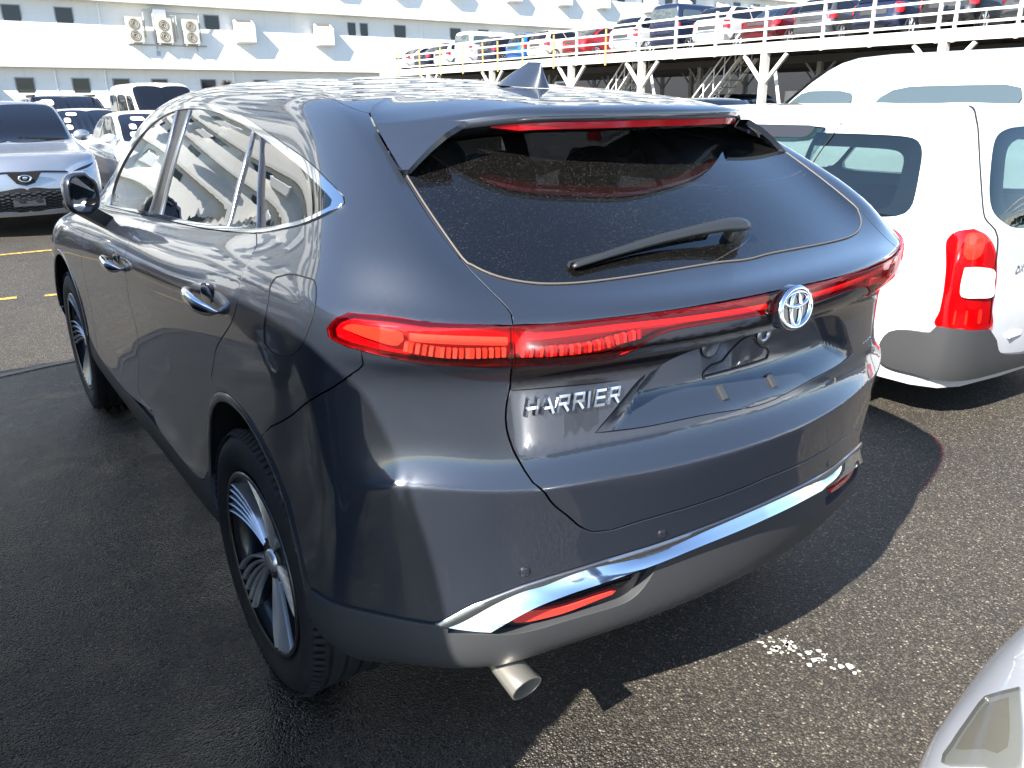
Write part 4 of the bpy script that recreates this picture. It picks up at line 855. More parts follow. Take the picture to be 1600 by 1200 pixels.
# lettering M 2 on the edge beam
def text_mesh(name, s, size, mat, M, parent=None, ext=.002):
    cu = bpy.data.curves.new(name, 'FONT'); cu.body = s; cu.size = size; cu.extrude = ext; cu.resolution_u = 3
    o = bpy.data.objects.new(name, cu); COL.objects.link(o); dg = bpy.context.evaluated_depsgraph_get(); me = bpy.data.meshes.new_from_object(o.evaluated_get(dg)); bpy.data.objects.remove(o)
    me.materials.clear(); me.materials.append(mat); q = obj(name, me, parent); q.matrix_local = M; return q
LETTER = pbr('letter_grey', (.10, .10, .10), .6)
RX = Matrix(((0, 0, -1, 0), (-1, 0, 0, 0), (0, 1, 0, 0), (0, 0, 0, 1)))
text_mesh('beam_letter', 'M', .26, LETTER, Matrix.Translation((-.125, dy(18.75), ZD-.27)) @ RX, deck); text_mesh('beam_letter', '2', .26, LETTER, Matrix.Translation((-.125, dy(18.2), ZD-.27)) @ RX, deck)
# cars on the deck, tails towards the edge
DC = [(8.6, 'suv', 'black', 'black SUV with its nose out of the picture on the deck'), (11.0, 'sedan', 'grey', 'dark grey sedan behind the deck rail, rightmost in view'), (13.4, 'suv', 'black', 'black SUV on the deck above the right column bracket'), (15.9, 'suv', 'navy', 'dark navy SUV behind the deck rail between two posts'),
      (18.2, 'hatch', 'grey', 'dark grey hatchback on the deck right of the maroon sedan'), (20.6, 'sedan', 'maroon', 'maroon sedan on the deck above the letters on the beam'), (22.9, 'suv', 'white', 'white SUV on the deck left of the maroon sedan'), (25.3, 'van', 'navy', 'tall dark van on the deck over the stairs'),
      (27.9, 'suv', 'white', 'white car with dark windows on the deck, left of the tall dark van'), (31.6, 'sedan', 'red', 'red sedan on the deck at the yellow post'), (34.2, 'hatch', 'cream', 'cream hatchback on the deck between the red and blue cars'), (36.4, 'hatch', 'blue', 'bright blue hatchback on the parking deck'), (38.8, 'hatch', 'navy', 'dark blue hatchback left of the bright blue car'),
      (41.2, 'van', 'white', 'white van on the far part of the deck'), (43.7, 'hatch', 'white', 'white hatchback on the far part of the deck'), (46.2, 'sedan', 'navy', 'dark blue sedan at the far left end of the deck'), (48.6, 'sedan', 'white', 'white sedan at the far left end of the deck')]
for y, kd, colr, lb in DC: add_car(kd, colr, (XD+.55+rng.uniform(-.1, .2), y, ZD-.03), -math.pi/2, lb, 'cars on the parking deck')
# ------------------------------------------------------------------ parked cars on the ground
def ring_of(name, s=1): return np.array(LN2[name])*[s, 1]
# --- white wagon to the right: body with real window openings
def make_wagon(loc, label):
    K = KINDS['wagon']; H = car_hull(K['levels']); root = empty('parked_wagon', loc, 0, label, 'car'); W = PAINTS['white']
    d_ = lambda r, st=.03: np.array(cat_rom([tuple(p) for p in r]+[tuple(r[0])], st, H)[:-1])
    q = d_(ring_of('wg_quarter')); fr = d_(rounded(5.52, 6.95, 6.1, 7.78)); f2 = d_(rounded(7.05, 8.9, 6.1, 7.7))
    back_l = [(0.001, 7.85)]+LN2['wg_rear'][:8]+[(0.001, 4.35)]
    rear_half = np.array(cat_rom(back_l, .03, H)); lamp = d_(ring_of('wg_lamp'), .02)
    bump_top = LN2['wg_bump_in'][::-1]+[(1.76, 1.80), (3.79, 1.90), (3.9, 1.75), (4.3, 1.6)]
    for s in (1, -1):
        sg = np.array([s, 1])
        ring = [(0.001, 0.02)]+[(u, 0.02) for u in range(1, 14)]+[(14, .02), (14, 2), (14, 4), (14, 6), (14, 8), (14, 10)]+[(u, 10) for u in range(13, 0, -1)]+[(0.001, 10), (0.001, 9), (0.001, 7.86)]+[tuple(p) for p in rear_half[1:-1]]+[(0.001, 4.34), (0.001, 2)]
        holes = [q*sg, fr*sg, f2*sg]
        panel('body', H, np.array(ring)*sg, W, root, holes=holes, gap=0, flange=.03, grid=(.3, .3))
        for h in (q, fr, f2): panel('side_window', H, h*sg, SEE_GLASS, root, off=-.004, gap=-.002, flange=.004, grid=(.4, .4))
        # dark printed border inside the quarter window
        inn = q.mean(0)+(q-q.mean(0))*[.80, .70]+[.06, .05]; panel('glass_border', H, q*sg, BLACKTRIM, root, holes=[inn*sg], off=-.010, gap=-.004, flange=0)
        tq = panel('tail_light', H, lamp*sg, RED_PLASTIC, root, off=.002, gap=0, flange=0); panel('lens', H, lamp*sg, LENS_RED, tq, off=.014, gap=0, flange=.03)
        wl = d_(ring_of('wg_lamp_white'), .02); panel('lamp_label', H, wl*sg, PAPER, root, off=.016, gap=0, flange=.004)
        am = d_(rounded(2.1, 3.3, 3.55, 4.5, 0, .5), .02); panel('indicator', H, am*sg, RED_BRIGHT, tq, off=.006, gap=0, flange=0)
        am = d_(rounded(2.5, 3.0, 3.95, 4.4, 0, .5), .02); panel('bulb_bowl', H, am*sg, AMBER, tq, off=.009, gap=0, flange=0)
        for q0 in (1.95, 2.5, 3.1): panel('reflector_rib', H, d_(rounded(q0, q0+.12, 1.95, 2.3), .02)*sg, RED_BRIGHT, tq, off=.006, gap=0, flange=0)
        bmp = [(0.001, .93)]+bump_top+[(4.3, .75), (3.9, .62), (3.0, .52), (2, .45), (1, .42), (0.001, .42)]
        panel('bumper_corner', H, d_(np.array(bmp)*sg), DARKPLASTIC, root, off=.022, gap=0, flange=.04)
    bk = np.concatenate([rear_half, rear_half[::-1]*[-1, 1]]); bk = bk[[True]+[np.linalg.norm(bk[i]-bk[i-1]) > .01 for i in range(1, len(bk))]]
    panel('rear_window', H, bk, SEE_GLASS, root, off=-.004, gap=-.002, flange=.004)
    ib = bk*[.80, 1]; ib = ib.mean(0)+(ib-ib.mean(0))*[1, .84]; panel('glass_border', H, bk, BLACKTRIM, root, holes=[ib], off=-.008, gap=-.004, flange=0)
    for s in (1, -1):
        ring = np.array([(10.4, 6.08), (14, 6.08), (14, 7.9), (10.5, 7.9)])*[s, 1]; panel('windscreen', H, dens(H, ring), CARGLASS, root, off=.004, gap=0, flange=0)
    # visor over the front door window, roof joint, tailgate gap
    for s in (1, -1):
        vs = d_(rounded(5.75, 8.9, 7.45, 7.78, r=.1)); panel('window_visor', H, vs*[s, 1], pbr('visor_smoke', (.03, .03, .035), .1), root, off=.010, gap=0, flange=.0)
        g = np.array(cat_rom([(2.3, 9.0), (2.35, 8.2), (2.3, 7), (2.1, 5.5), (1.72, 4.2), (1.72, 1.9)], .03, H))*[s, 1]; P, N = H.at(g); m = MB(); m.tube(P+N*.001, .004, 5, False); m.build('tailgate_gap', BLACK, root)
        g = np.array(cat_rom([(5.42, 7.9), (5.45, 6.5), (5.4, 5), (5.3, 3), (5.2, 1.2)], .05, H))*[s, 1]; P, N = H.at(g); m = MB(); m.tube(P+N*.0005, .003, 5, False); m.build('door_gap', BLACK, root)
    P, N = H.at(LN2['wg_dx']); M_ = Matrix(((1, 0, 0, 0), (0, 0, -1, 0), (0, 1, 0, 0), (0, 0, 0, 1)))
    text_mesh('badge', 'DX', .055, pbr('badge_grey', (.16, .16, .17), .4), Matrix.Translation(Vector(P[0])+Vector((0, -.004, -.02))) @ M_, root)
    P, N = H.at(LN2['wg_slot']); m = MB(); m.box(tuple(Vector(P[0])+Vector((0.03, -.005, .0))), (.12, .012, .022)); m.build('reflector_tag', PAPER, root)
    m = MB(); m.box((0, 2.0, .35), (1.5, 3.6, .1)); m.box((0, 1.75, .62), (1.35, .16, .62)); m.box((.38, 2.5, .75), (.5, .16, .8)); m.box((-.38, 2.5, .75), (.5, .16, .8)); m.box((0, 3.1, .85), (1.45, .35, .25)); m.build('cabin', INTERIOR, root)
    for s in (1, -1):
        m = MB(); m.box((s*.70, .95, .72), (.03, 1.3, .55)); m.build('inner_trim', pbr('trim_grey', (.16, .16, .16), .7), root)
    for y in K['wb']:
        for s in (-1, 1):
            wv = wheel_simple(K['wr'], root); wv.location = (s*(K['W']/2-.085), y, K['wr']); wv.rotation_euler = (.4, 0, math.pi if s > 0 else 0)
    for y in K['wb']:
        for s in (-1, 1):
            m = MB(); m.lathe([(s*(K['W']/2-.012), .001), (s*(K['W']/2-.012), K['wr']*1.16), (s*.7, K['wr']*1.16)], 28, c=(0, y, K['wr'])); m.build('wheel_arch', BLACK, root)
    return root
make_wagon((3.15, .68, 0), 'white wagon right of the dark SUV, its red tail light facing the camera')
add_car('van', 'white', (5.86, .09, 0), 0, 'tall white van standing behind the white wagon', 'vans parked among the cars', cat='van')
high_van = add_car('van', 'black', (-2.77, -.19, 0), 0, 'dark van parked left of the dark SUV, its shade falling on the SUV', 'vans parked among the cars', cat='van')
high_van.scale = (1, 1, 1.13)
# --- silver SUV facing the camera on the left
def cross_extra(root, K, H):
    g = [(12.0-.0, 2.35), (13, 2.3), (14, 2.28)]
    for s in (1, -1):
        ring = np.array([(11.1, 2.30), (12.5, 2.33), (14, 2.33), (14, .55), (12.8, .55), (11.6, .75)])*[s, 1]; panel('grille', H, dens(H, ring, .05), BLACK, root, off=.006, gap=0, flange=0)
        for r_ in range(6):
            v0 = .72+r_*.27; m = MB(); us = np.arange(11.9, 14.01, .3)
            for i, u in enumerate(us):
                P, N = H.at([(s*(u-.13), v0+(.10 if i % 2 else 0)), (s*(u+.13), v0+(.10 if i % 2 else 0))]); m.bar(P[0]+N[0]*.012, P[1]+N[1]*.012, .012, .022, tuple(N[0]))
            m.build('grille_bar', DARKPLASTIC, root)
        ring = np.array([(11.2, .52), (12.6, .42), (14, .42), (14, .12), (12.6, .12), (11.2, .2)])*[s, 1]; panel('skid_plate', H, dens(H, ring, .05), PAINTS['silver'], root, off=.012, gap=0, flange=.02)
        lp = np.array(LN2['cc_lamp'])*[s, 1]; panel('head_light', H, dens(H, lp, .03), HEADLAMP, root, off=.010, gap=0, flange=.02)
        inner = np.array([(11.1, 3.2), (10.7, 3.36), (10.2, 3.5), (9.8, 3.6), (10.2, 3.38), (10.7, 3.24)])*[s, 1]; panel('lamp_unit', H, dens(H, inner, .03), BLACKTRIM, root, off=.014, gap=0, flange=0)
        g = np.array(cat_rom([(14, 3.28), (13, 3.30), (12, 3.25), (11.4, 3.22)], .03, H))*[s, 1]; P, N = H.at(g); m = MB(); m.tube(P+N*.002, .012, 6, False); m.build('bonnet_gap', BLACK, root)
    P, N = H.at([(14, 2.98)]); c = Vector(P[0])+Vector((0, .012, 0)); m = MB(); m.prism([(-.19, .075), (.19, .075), (.10, -.055), (0, -.085), (-.10, -.055)], .012, Matrix.Translation(c+Vector((0, 0, 0))) @ Matrix(((-1, 0, 0, 0), (0, 0, 1, 0), (0, 1, 0, 0), (0, 0, 0, 1)))); em = m.build('emblem_plate', BLACK, root)
    m = MB(); v = []; n = 20
    for t in np.linspace(0, 2*math.pi, n, endpoint=False):
        for k, e in ((1.0, .012), (.86, .022), (.70, .012)): v.append(c+Vector((.075*k*math.cos(t), e, .045*k*math.sin(t))))
    m.add(v, [(i*3+j, i*3+j+1, ((i+1) % n)*3+j+1, ((i+1) % n)*3+j) for i in range(n) for j in range(2)]); m.ell(tuple(c+Vector((0, .014, .006))), (.03, .006, .02), 10, 6); obj('emblem_ring', m.mesh('emblem_ring', CHROME, True), em)
    P, N = H.at([(14, 1.25)]); m = MB(); m.box(tuple(Vector(P[0])+Vector((0, .03, .02))), (.34, .02, .10)); pl = m.build('plate_holder', DARKPLASTIC, root)
    for s in (1, -1): m = MB(); m.box(tuple(Vector(P[0])+Vector((s*.09, .045, .04))), (.055, .01, .03)); m.build('plate_clip', BLACK, pl)
    for s in (1, -1):
        m = MB(); m.tube([(s*.66, .9, 1.54), (s*.66, 1.0, 1.585), (s*.66, 1.6, 1.60), (s*.66, 2.1, 1.585), (s*.67, 2.25, 1.54)], .018, 6); m.build('roof_rail', STEELG_, root)
        P, N = H.at([(s*11.0, 6.05), (s*13.4, 6.18)]); m = MB(); m.bar(P[0]+N[0]*.02, P[1]+N[1]*.02, .012, .016); m.build('wiper', BLACK, root)
STEELG_ = pbr('rail_silver', (.55, .56, .58), .3, .8)
add_car('suv', 'silver', (-.33, 15.06, 0), math.pi, 'silver SUV facing the camera with black mesh grille, cut by the left edge', 'cars facing the camera on the left', fine=True, extra=cross_extra, skip=('head_light', 'grille'))
# --- rows of cars behind it
def st(root, K, H): stickers([(-11.6, 7.35, 1.1, .35), (-11.3, 6.75, .5, .35), (-11.25, 6.3, .6, .3)], fine_sheet=True)(root, K, H)
def st2(root, K, H): stickers([(-11.6, 7.35, 1.1, .35), (-11.3, 6.75, .6, .4), (-11.25, 6.25, .7, .35)])(root, K, H)
G_ = 'cars facing the camera on the left'
add_car('sedan', 'white', (1.95, 15.9, 0), math.pi, 'white sedan with paper sheets in its windscreen beside the silver SUV', G_, fine=True, extra=st)
add_car('hatch', 'pearl', (1.75, 20.4, 0), math.pi, 'pale hatchback with sheets in its windscreen, behind the white sedan', G_, extra=st2)
suv_back = add_car('suv', 'grey', (2.35, 27.6, 0), math.pi, 'dark SUV with roof rails and white sheet in its windscreen', G_, extra=lambda r, K, H: (stickers([(-11.5, 7.0, 1.2, .6)])(r, K, H), [MB().bar((s*.64, 1.2, 1.60), (s*.64, 2.6, 1.60), .04, .05).build('roof_rail', BLACK, r) for s in (1, -1)]))
suv_back.scale = (1.13, 1.13, 1.13)
box_van = add_car('kei_van', 'cream', (4.5, 26.2, 0), math.pi, 'boxy cream van whose roof shows over the SUV roofline', 'vans parked among the cars', cat='van')
box_van.scale = (1.15, 1.15, 1.15)
add_car('sedan', 'white', (3.9, 36.0, 0), math.pi, 'white sedan roof in the third row, left of the boxy van', G_)
add_car('hatch', 'black', (4.5, 31.5, 0), math.pi, 'black hatchback in the third row next to the boxy van', G_)
add_car('sedan', 'silver', (6.3, 36.5, 0), math.pi, 'silver sedan far back in front of the white building', G_)
add_car('suv', 'white', (-1.3, 20.5, 0), math.pi, 'white SUV half hidden behind the silver SUV', G_)
add_car('hatch', 'silver', (-3.2, 15.2, 0), math.pi, 'silver hatchback beyond the left edge beside the silver SUV', G_)
# --- silver car close to the camera at the bottom right
def near_extra(root, K, H):
    for s in (1, -1):
        lp = np.array(LN2['sh_lamp']); panel('head_light', H, dens(H, lp*[s, 1], .02), LENS_HAZY, root, off=.006, gap=0, flange=.02, grid=(.15, .2))
        ip = lp.mean(0)+(lp-lp.mean(0))*.7; panel('lamp_bowl', H, dens(H, ip*[s, 1], .02), LAMP_IN, root, off=.002, gap=0, flange=0, grid=(.2, .2))
LENS_HAZY = window_glass('hazy_lens', (.75, .74, .68), 1.3, .08, dirt=.08); LAMP_IN = pbr('lamp_reflector', (.46, .45, .42), .25, .4, .3); PAINTS['near_silver'] = paint('paint_near_silver', (.60, .62, .65), metal=.35, rough=.35, flake=False)
add_car('slant', 'near_silver', (.1, -4.75, 0), 0, 'silver car at the bottom right corner, only its headlight showing', 'cars close to the camera', fine=True, extra=near_extra, skip=('head_light', 'grille'))
add_car('wagon', 'white', (3.05, -5.1, 0), 0, 'white wagon beside the silver car, beyond the right edge of the picture', 'cars close to the camera')
# --- roofs seen over the dark SUV towards the deck
U_ = 'cars parked in the shade under the deck'
for k, (y, kd, cl, lb) in enumerate(((14.6, 'van', 'grey', 'dark grey van in the shade under the deck, farthest right'), (17.2, 'hatch', 'silver', 'silver hatchback in the shade under the deck beside the dark grey van'), (22.6, 'suv', 'black', 'black SUV in the shade under the deck behind the cabinets'), (27.4, 'van', 'navy', 'navy van in the shade under the deck behind the near stair'), (33.0, 'hatch', 'grey', 'dark grey hatchback in the shade at the far end under the deck'))):
    add_car(kd, cl, (31.6, y, 0), -math.pi/2, lb, U_, cat='van' if kd == 'van' else 'car')
R_ = 'cars between the SUV and the deck'
add_car('wagon', 'white', (14.5, 8.3, 0), 0, 'white wagon whose roof and side windows show beyond the SUV roof', R_)
add_car('suv', 'black', (13.0, 10.5, 0), 0, 'black SUV whose roof shows left of the white wagon', R_)
add_car('hatch', 'white', (11.7, 12.8, 0), 0, 'white hatchback roof just over the SUV roof', R_)
# ------------------------------------------------------------------ the dark SUV
def U0(P):  # pin a line's end to the centre line
    P = [tuple(p) for p in P]; return P
def half_to_full(P):
    """P runs from the centre line outwards on the left; returns right end .. centre .. left end"""
    return mirror_uv(P[::-1])+P[1:]
def cut(P, u0=0.0):
    P = [p for p in P if p[0] > u0+.02]; return P
suv = empty('parked_suv', (0, 0, 0), 0, 'dark grey SUV seen from its rear left corner, filling the middle of the picture', 'car')
ctr = lambda name: [(0.0, LN[name][-1][1])]
seam_bot = cut(LN['seam_bot'])+[(0.0, LN['seam_bot'][-1][1])]
strip_top = [(0.0, LN['strip_top'][1][1]+.06)]+cut(LN['strip_top'])
chrome_top = [(0.0, LN['chrome_top'][0][1])]+cut(LN['chrome_top'])
chrome_bot = cut(LN['chrome_bot'])+[(0.0, LN['chrome_bot'][-1][1])]
bar_top = cut(LN['bar_top'])+[(0.0, LN['bar_top'][-1][1])]
bar_bot = cut(LN['bar_bot'])+[(0.0, LN['bar_bot'][-2][1])]
garnish = cut(LN['garnish'])+[(0.0, LN['garnish'][-1][1])]
recess = cut(LN['recess'])+[(0.0, LN['recess'][-1][1])]
glass_l = [(0.0, LN['glass'][1][1]-.03)]+cut(LN['glass'])
seam_top = [(0.0, LN['seam_top'][2][1])]+cut(LN['seam_top'])
arch = LN['arch_rear']          # from behind the wheel over the top to the door
A_UP, A_DN = arch[:6], arch[5:]
dlo = LN['dlo']
wind_edge = [(12.30, 16.45), (12.36, 15.6), (12.42, 14.7), (12.35, 13.75), (12.25, 13.25)]
roof_edge = [LN['seam_top'][-1], (3.9, 16.45), (5, 16.6), (7, 16.65), (9, 16.6), (10, 16.5), (11, 16.35), (11.7, 16.3), wind_edge[0]]
def both(fn):
    """build a left part and its mirror image on the right"""
    fn(lambda P: P); fn(mirror_uv)
def P_(name, ring, mat=DARK_PAINT, parent=suv, **k): return panel(name, HULL, ring, mat, parent, **k)
doors = {}
for s in (1, -1):
    mv = (lambda P: list(P)) if s == 1 else mirror_uv
    # rear wing with C-pillar, roof rail and A-pillar
    ring = loop(HULL, mv(roof_edge), mv(wind_edge), mv([wind_edge[-1], LN['door_front'][0]]), mv([LN['door_front'][0], dlo[0]]),
                mv([dlo[0]]+dlo[:10:-1]+[dlo[10]]), mv(dlo[10:5:-1]), mv([dlo[6]]+LN['door_rear']), mv([LN['door_rear'][-1]]+arch[10:9:-1]),
                mv(arch[10:4:-1]), mv([arch[5], LN['bump_seam'][-1]]), mv(LN['bump_seam'][::-1]), mv(LN['light_tip'][::-1]), mv(LN['light_top'][::-1]), mv(LN['seam_up'][::-1]))
    q = P_('rear_wing', ring)
    # doors
    rd = loop(HULL, mv([dlo[6]]+LN['door_rear']), mv([LN['door_rear'][-1]]+arch[10:12]), mv(arch[11:]), mv([arch[-1], (8.25, 3.05), (9, 3.0), LN['door_mid'][-1]]), mv(LN['door_mid'][::-1]), mv([LN['door_mid'][0]]+dlo[2:7]))
    doors['rear', s] = P_('rear_door', rd, gap=.0025)
    fd = loop(HULL, mv(LN['door_mid']), mv([LN['door_mid'][-1], (10, 3.0), LN['door_front'][-1]]), mv(LN['door_front'][::-1]), mv([LN['door_front'][0], dlo[0]]), mv(dlo[0:3]))
    doors['front', s] = P_('front_door', fd, gap=.0025)
    af = LN['arch_front']
    wf = loop(HULL, mv(LN['door_front']), mv([LN['door_front'][-1], af[0]][::1]), mv(af), mv([af[-1], (13.4, 4.2), (13.6, 6), (13.7, 9.2)]), mv([(13.7, 9.2), (12.9, 11.6), (12.2, 12.9), LN['door_front'][0]]))
    P_('front_wing', wf)
    # sill, arch trims
    sl = loop(HULL, mv([arch[-1], (8.25, 3.05), (9, 3.0), (10, 3.0), LN['door_front'][-1]]), mv([LN['door_front'][-1], af[0]]), mv([af[0], (11.3, 1.2), (11, .1)]), mv([(11, .1), (9, .05), (8, .1)]), mv([(8, .1), (7.85, 1.5), arch[-1]]))
    P_('sill_cladding', sl, CLAD, flange=.02)
    for a, b in (('arch_rear', 'arch_rear_in'), ('arch_front', 'arch_front_in')):
        o_ = np.array(cat_rom(LN[a], .02, HULL)); i_ = np.array(cat_rom(LN[b], .02, HULL)); m_ = np.array([s, 1])
        strip_on('arch_trim', HULL, o_*m_, i_*m_, DARK_PAINT, suv, off=.001, n=44, crown=.004)
    # bright window surround and black inner trim
    di = LN['dlo_in']
    ringo = loop(HULL, mv(dlo[:11]), mv(dlo[10:]+[dlo[0]]))
    ringi = loop(HULL, mv(di[:10]), mv(di[9:]+[di[0]]))
    P_('window_surround', ringo, CHROME, holes=[ringi], off=.004, gap=.001, grid=(.1, .12))
    tr = P_('pillar_trim', ringi, BLACKTRIM, off=-.004, gap=0, flange=0, holes=[loop(HULL, mv(LN[g]+[LN[g][0]])) for g in ('glass_front', 'glass_rear', 'glass_small', 'glass_quarter')])
    for g, gl in (('glass_front', GLASS_CLEAR), ('glass_rear', GLASS_DARK), ('glass_small', GLASS_DARK), ('glass_quarter', GLASS_DARK)):
        P_('side_window', loop(HULL, mv(LN[g]+[LN[g][0]])), gl, off=-.002, gap=-.003, flange=.004)
    for g, w_ in (('bar_b1', .022), ('bar_b2', .020), ('bar_c', .020), ('bar_d', .012)):
        q_ = np.array(cat_rom(LN[g], .02, HULL)); strip_on('window_bar', HULL, (q_-[w_, 0])*[s, 1], (q_+[w_, 0])*[s, 1], SATIN, suv, off=.001, n=24, crown=.003)
    for (a, b, w) in (((395, 0), 0, 0),)[:0]: pass
    # fuel flap
    if s == 1:
        fu = cat_rom(LN['fuel']+[LN['fuel'][0]], .012, HULL)[:-1]
        o_ = HULL.at(fu)
        m = MB(); m.tube(list(o_[0]+o_[1]*.0005)+[o_[0][0]], .0016, 5, False); m.build('fuel_flap_gap', BLACK, suv)
    # outer tail light
    ro = loop(HULL, mv(LN['light_top']), mv(LN['light_tip']), mv(LN['light_bot']), mv(LN['seam_light'][::-1]))
    tl = P_('tail_light', ro, RED_PLASTIC, off=-.016, gap=.002, flange=0)
    panel('lens', HULL, ro, LENS_RED, tl, off=.007, gap=.002, flange=.022)
    rf = loop(HULL, mv(LN['reflector_a']+[LN['reflector_a'][0]]), step=.01)
    panel('reflector', HULL, rf, RED_BRIGHT, tl, off=-.004, gap=0, flange=.008)
    g_ = np.array(cat_rom(LN['glow_a'], .02, HULL))*[s, 1]
    strip_on('light_guide', HULL, g_+[0, .08], g_-[0, .16], AMBER, tl, off=-.005, n=20)
    def teeth(line, n, mat1, mat2, parent, name='lamp_tooth'):
        q = np.array(cat_rom(line, .004, HULL))*[s, 1]; idx = np.linspace(0, len(q)-1, n).astype(int)
        P, N = HULL.at(q[idx]); m = MB()
        for k in range(n):
            t = P[min(k+1, n-1)]-P[max(k-1, 0)]; t /= np.linalg.norm(t); up = np.cross(N[k], t); up *= np.sign(up[2])
            Mx = Matrix((Vector(t), Vector(up), Vector(N[k]))).transposed().to_4x4(); Mx.translation = Vector(P[k]-N[k]*.006)
            m.cur = k % 2; m.box((0, 0, 0), (.0075, .017, .010), M=Mx)
        m.build(name, None, parent, mats=[mat1, mat2])
    teeth(LN['teeth_a'], 17, AMBER, RED_BRIGHT, tl)
    if s == 1: bar_parent = None
    doors['tl', s] = (tl, teeth)
# light bar across the tailgate
ring = loop(HULL, half_to_full(bar_top[::-1]), LN['seam_light'], half_to_full(bar_bot[::-1])[::-1], mirror_uv(LN['seam_light'][::-1]))
bar = P_('light_bar', ring, RED_PLASTIC, off=-.016, gap=.002, flange=0)
panel('lens', HULL, ring, LENS_RED, bar, off=.007, gap=.002, flange=.022)
for s in (1, -1):
    q = np.array(cat_rom(LN['glow_b'], .02, HULL))*[s, 1]; strip_on('light_guide', HULL, q+[0, .06], q-[0, .12], RED_REFLEX, bar, off=-.005, n=40)
    tt = doors['tl', s][1]
def teeth2(s):
    q = np.array(cat_rom(LN['teeth_b'], .004, HULL))*[s, 1]; n = 26; idx = np.linspace(0, len(q)-1, n).astype(int); P, N = HULL.at(q[idx]); m = MB()
    for k in range(n):
        t = P[min(k+1, n-1)]-P[max(k-1, 0)]; t /= np.linalg.norm(t); up = np.cross(N[k], t); up *= np.sign(up[2])
        Mx = Matrix((Vector(t), Vector(up), Vector(N[k]))).transposed().to_4x4(); Mx.translation = Vector(P[k]-N[k]*.006)
        m.cur = k % 2; m.box((0, 0, 0), (.006, .018, .010), M=Mx)
    m.build('lamp_tooth', None, bar, mats=[RED_BRIGHT, RED_PLASTIC])
teeth2(1); teeth2(-1)
# tailgate
gl_top = [LN['glass'][-1], (2.2, 15.05), (1, 15.15), (0, 15.18)]
glass_ring = loop(HULL, half_to_full(glass_l), gl_top, mirror_uv(gl_top[::-1]))
up_top = [(0.0, 15.45), (1, 15.42), (2.2, 15.32), LN['seam_up'][2]]
up_ring = loop(HULL, half_to_full(up_top), LN['seam_up'][2:], half_to_full(bar_top[::-1])[::-1], mirror_uv(LN['seam_up'][:1:-1]))
tailgate = P_('tailgate', up_ring, holes=[glass_ring], gap=.0025)
low_edge = [garnish[0]]+LN['seam_low'][2:]
rec_l = [garnish[3]]+recess[1:]
rec_full = half_to_full(rec_l[::-1])       # right top .. bottom centre .. left top
low_ring = loop(HULL, garnish[:4][::-1], low_edge, half_to_full(seam_bot[::-1])[::-1], mirror_uv(low_edge[::-1]), mirror_uv(garnish[:4]), [(-a, b) for a, b in rec_l[:3]], half_to_full(rec_l[2:][::-1]), rec_l[:3][::-1])
panel('lower_panel', HULL, low_ring, DARK_PAINT, tailgate, gap=.0025)
gar_ring = loop(HULL, half_to_full(garnish[::-1]), [garnish[0], LN['seam_low'][1], LN['seam_low'][0]], half_to_full(bar_bot[::-1])[::-1], mirror_uv([LN['seam_low'][0], LN['seam_low'][1], garnish[0]]))
panel('garnish', HULL, gar_ring, PIANO, tailgate, gap=.0012, flange=.05, off=.003)
rec_ring = loop(HULL, [(-a, b) for a, b in rec_l[:3]], half_to_full(rec_l[2:][::-1]), rec_l[:3][::-1], half_to_full(garnish[3:][::-1])[::-1])
def smooth01(x): x = np.clip(x, 0, 1); return x*x*(3-2*x)
def rec_disp(V, P):
    xl = .449-(P[:, 2]-.909)/.108*.108; dl = (xl-np.abs(P[:, 0]))/.07; db = (P[:, 2]-.893)/.075
    return -.042*smooth01(dl)*smooth01(db)
panel('plate_recess', HULL, rec_ring, DARK_PAINT, tailgate, disp=rec_disp, gap=.0, flange=.0, own_normals=True, grid=(.035, .05))
P_('rear_window', glass_ring, GLASS_REAR, off=.002, gap=-.001, flange=.006)
ga = np.array(cat_rom(half_to_full(glass_l), .015, HULL)); P, N = HULL.at(ga)
m = MB(); m.tube(P+N*.002, .0022, 6); m.build('window_seal', pbr('seal_rubber', (.11, .095, .08), .6), suv, smooth=True)
# bumper, chrome, lower cladding
bm_l = loop(HULL, half_to_full(strip_top), LN['clad_top'], [LN['clad_top'][-1]]+A_UP[:1], A_UP, [A_UP[-1], LN['bump_seam'][-1]], LN['bump_seam'][::-1], LN['light_bot'], LN['seam_low'], half_to_full(seam_bot[::-1])[::-1],
            mirror_uv(LN['seam_low'][::-1]), mirror_uv(LN['light_bot'][::-1]), mirror_uv(LN['bump_seam']), mirror_uv([LN['bump_seam'][-1], A_UP[-1]]), mirror_uv(A_UP[::-1]), mirror_uv(LN['clad_top'][::-1]))
bumper = P_('rear_bumper', bm_l, gap=.0025)
m_ = lambda P: np.array(cat_rom(P, .01, HULL))
strip_on('bumper_strip', HULL, m_(half_to_full(strip_top)), m_(half_to_full(chrome_top)), SATIN, bumper, off=.001, n=160, crown=.004)
for s in (1, -1):
    pass
ct0 = np.array(sorted([tuple(p) for p in chrome_top]))
lift_ = lambda P: [(u, v+.30*max(0, np.interp(u, ct0[:, 0], ct0[:, 1])-v)) for u, v in P]
cbl = lift_(chrome_bot); ce_ = LN['chrome_end'][:2]+lift_(LN['chrome_end'][2:])
cr = loop(HULL, half_to_full(chrome_top), ce_, half_to_full(cbl[::-1])[::-1], mirror_uv(ce_[::-1]))
ct_ = np.array(sorted(loop(HULL, chrome_top).tolist())); cb_ = np.array(sorted(loop(HULL, [LN['chrome_end'][0]]+LN['chrome_end'][1:], chrome_bot).tolist()))
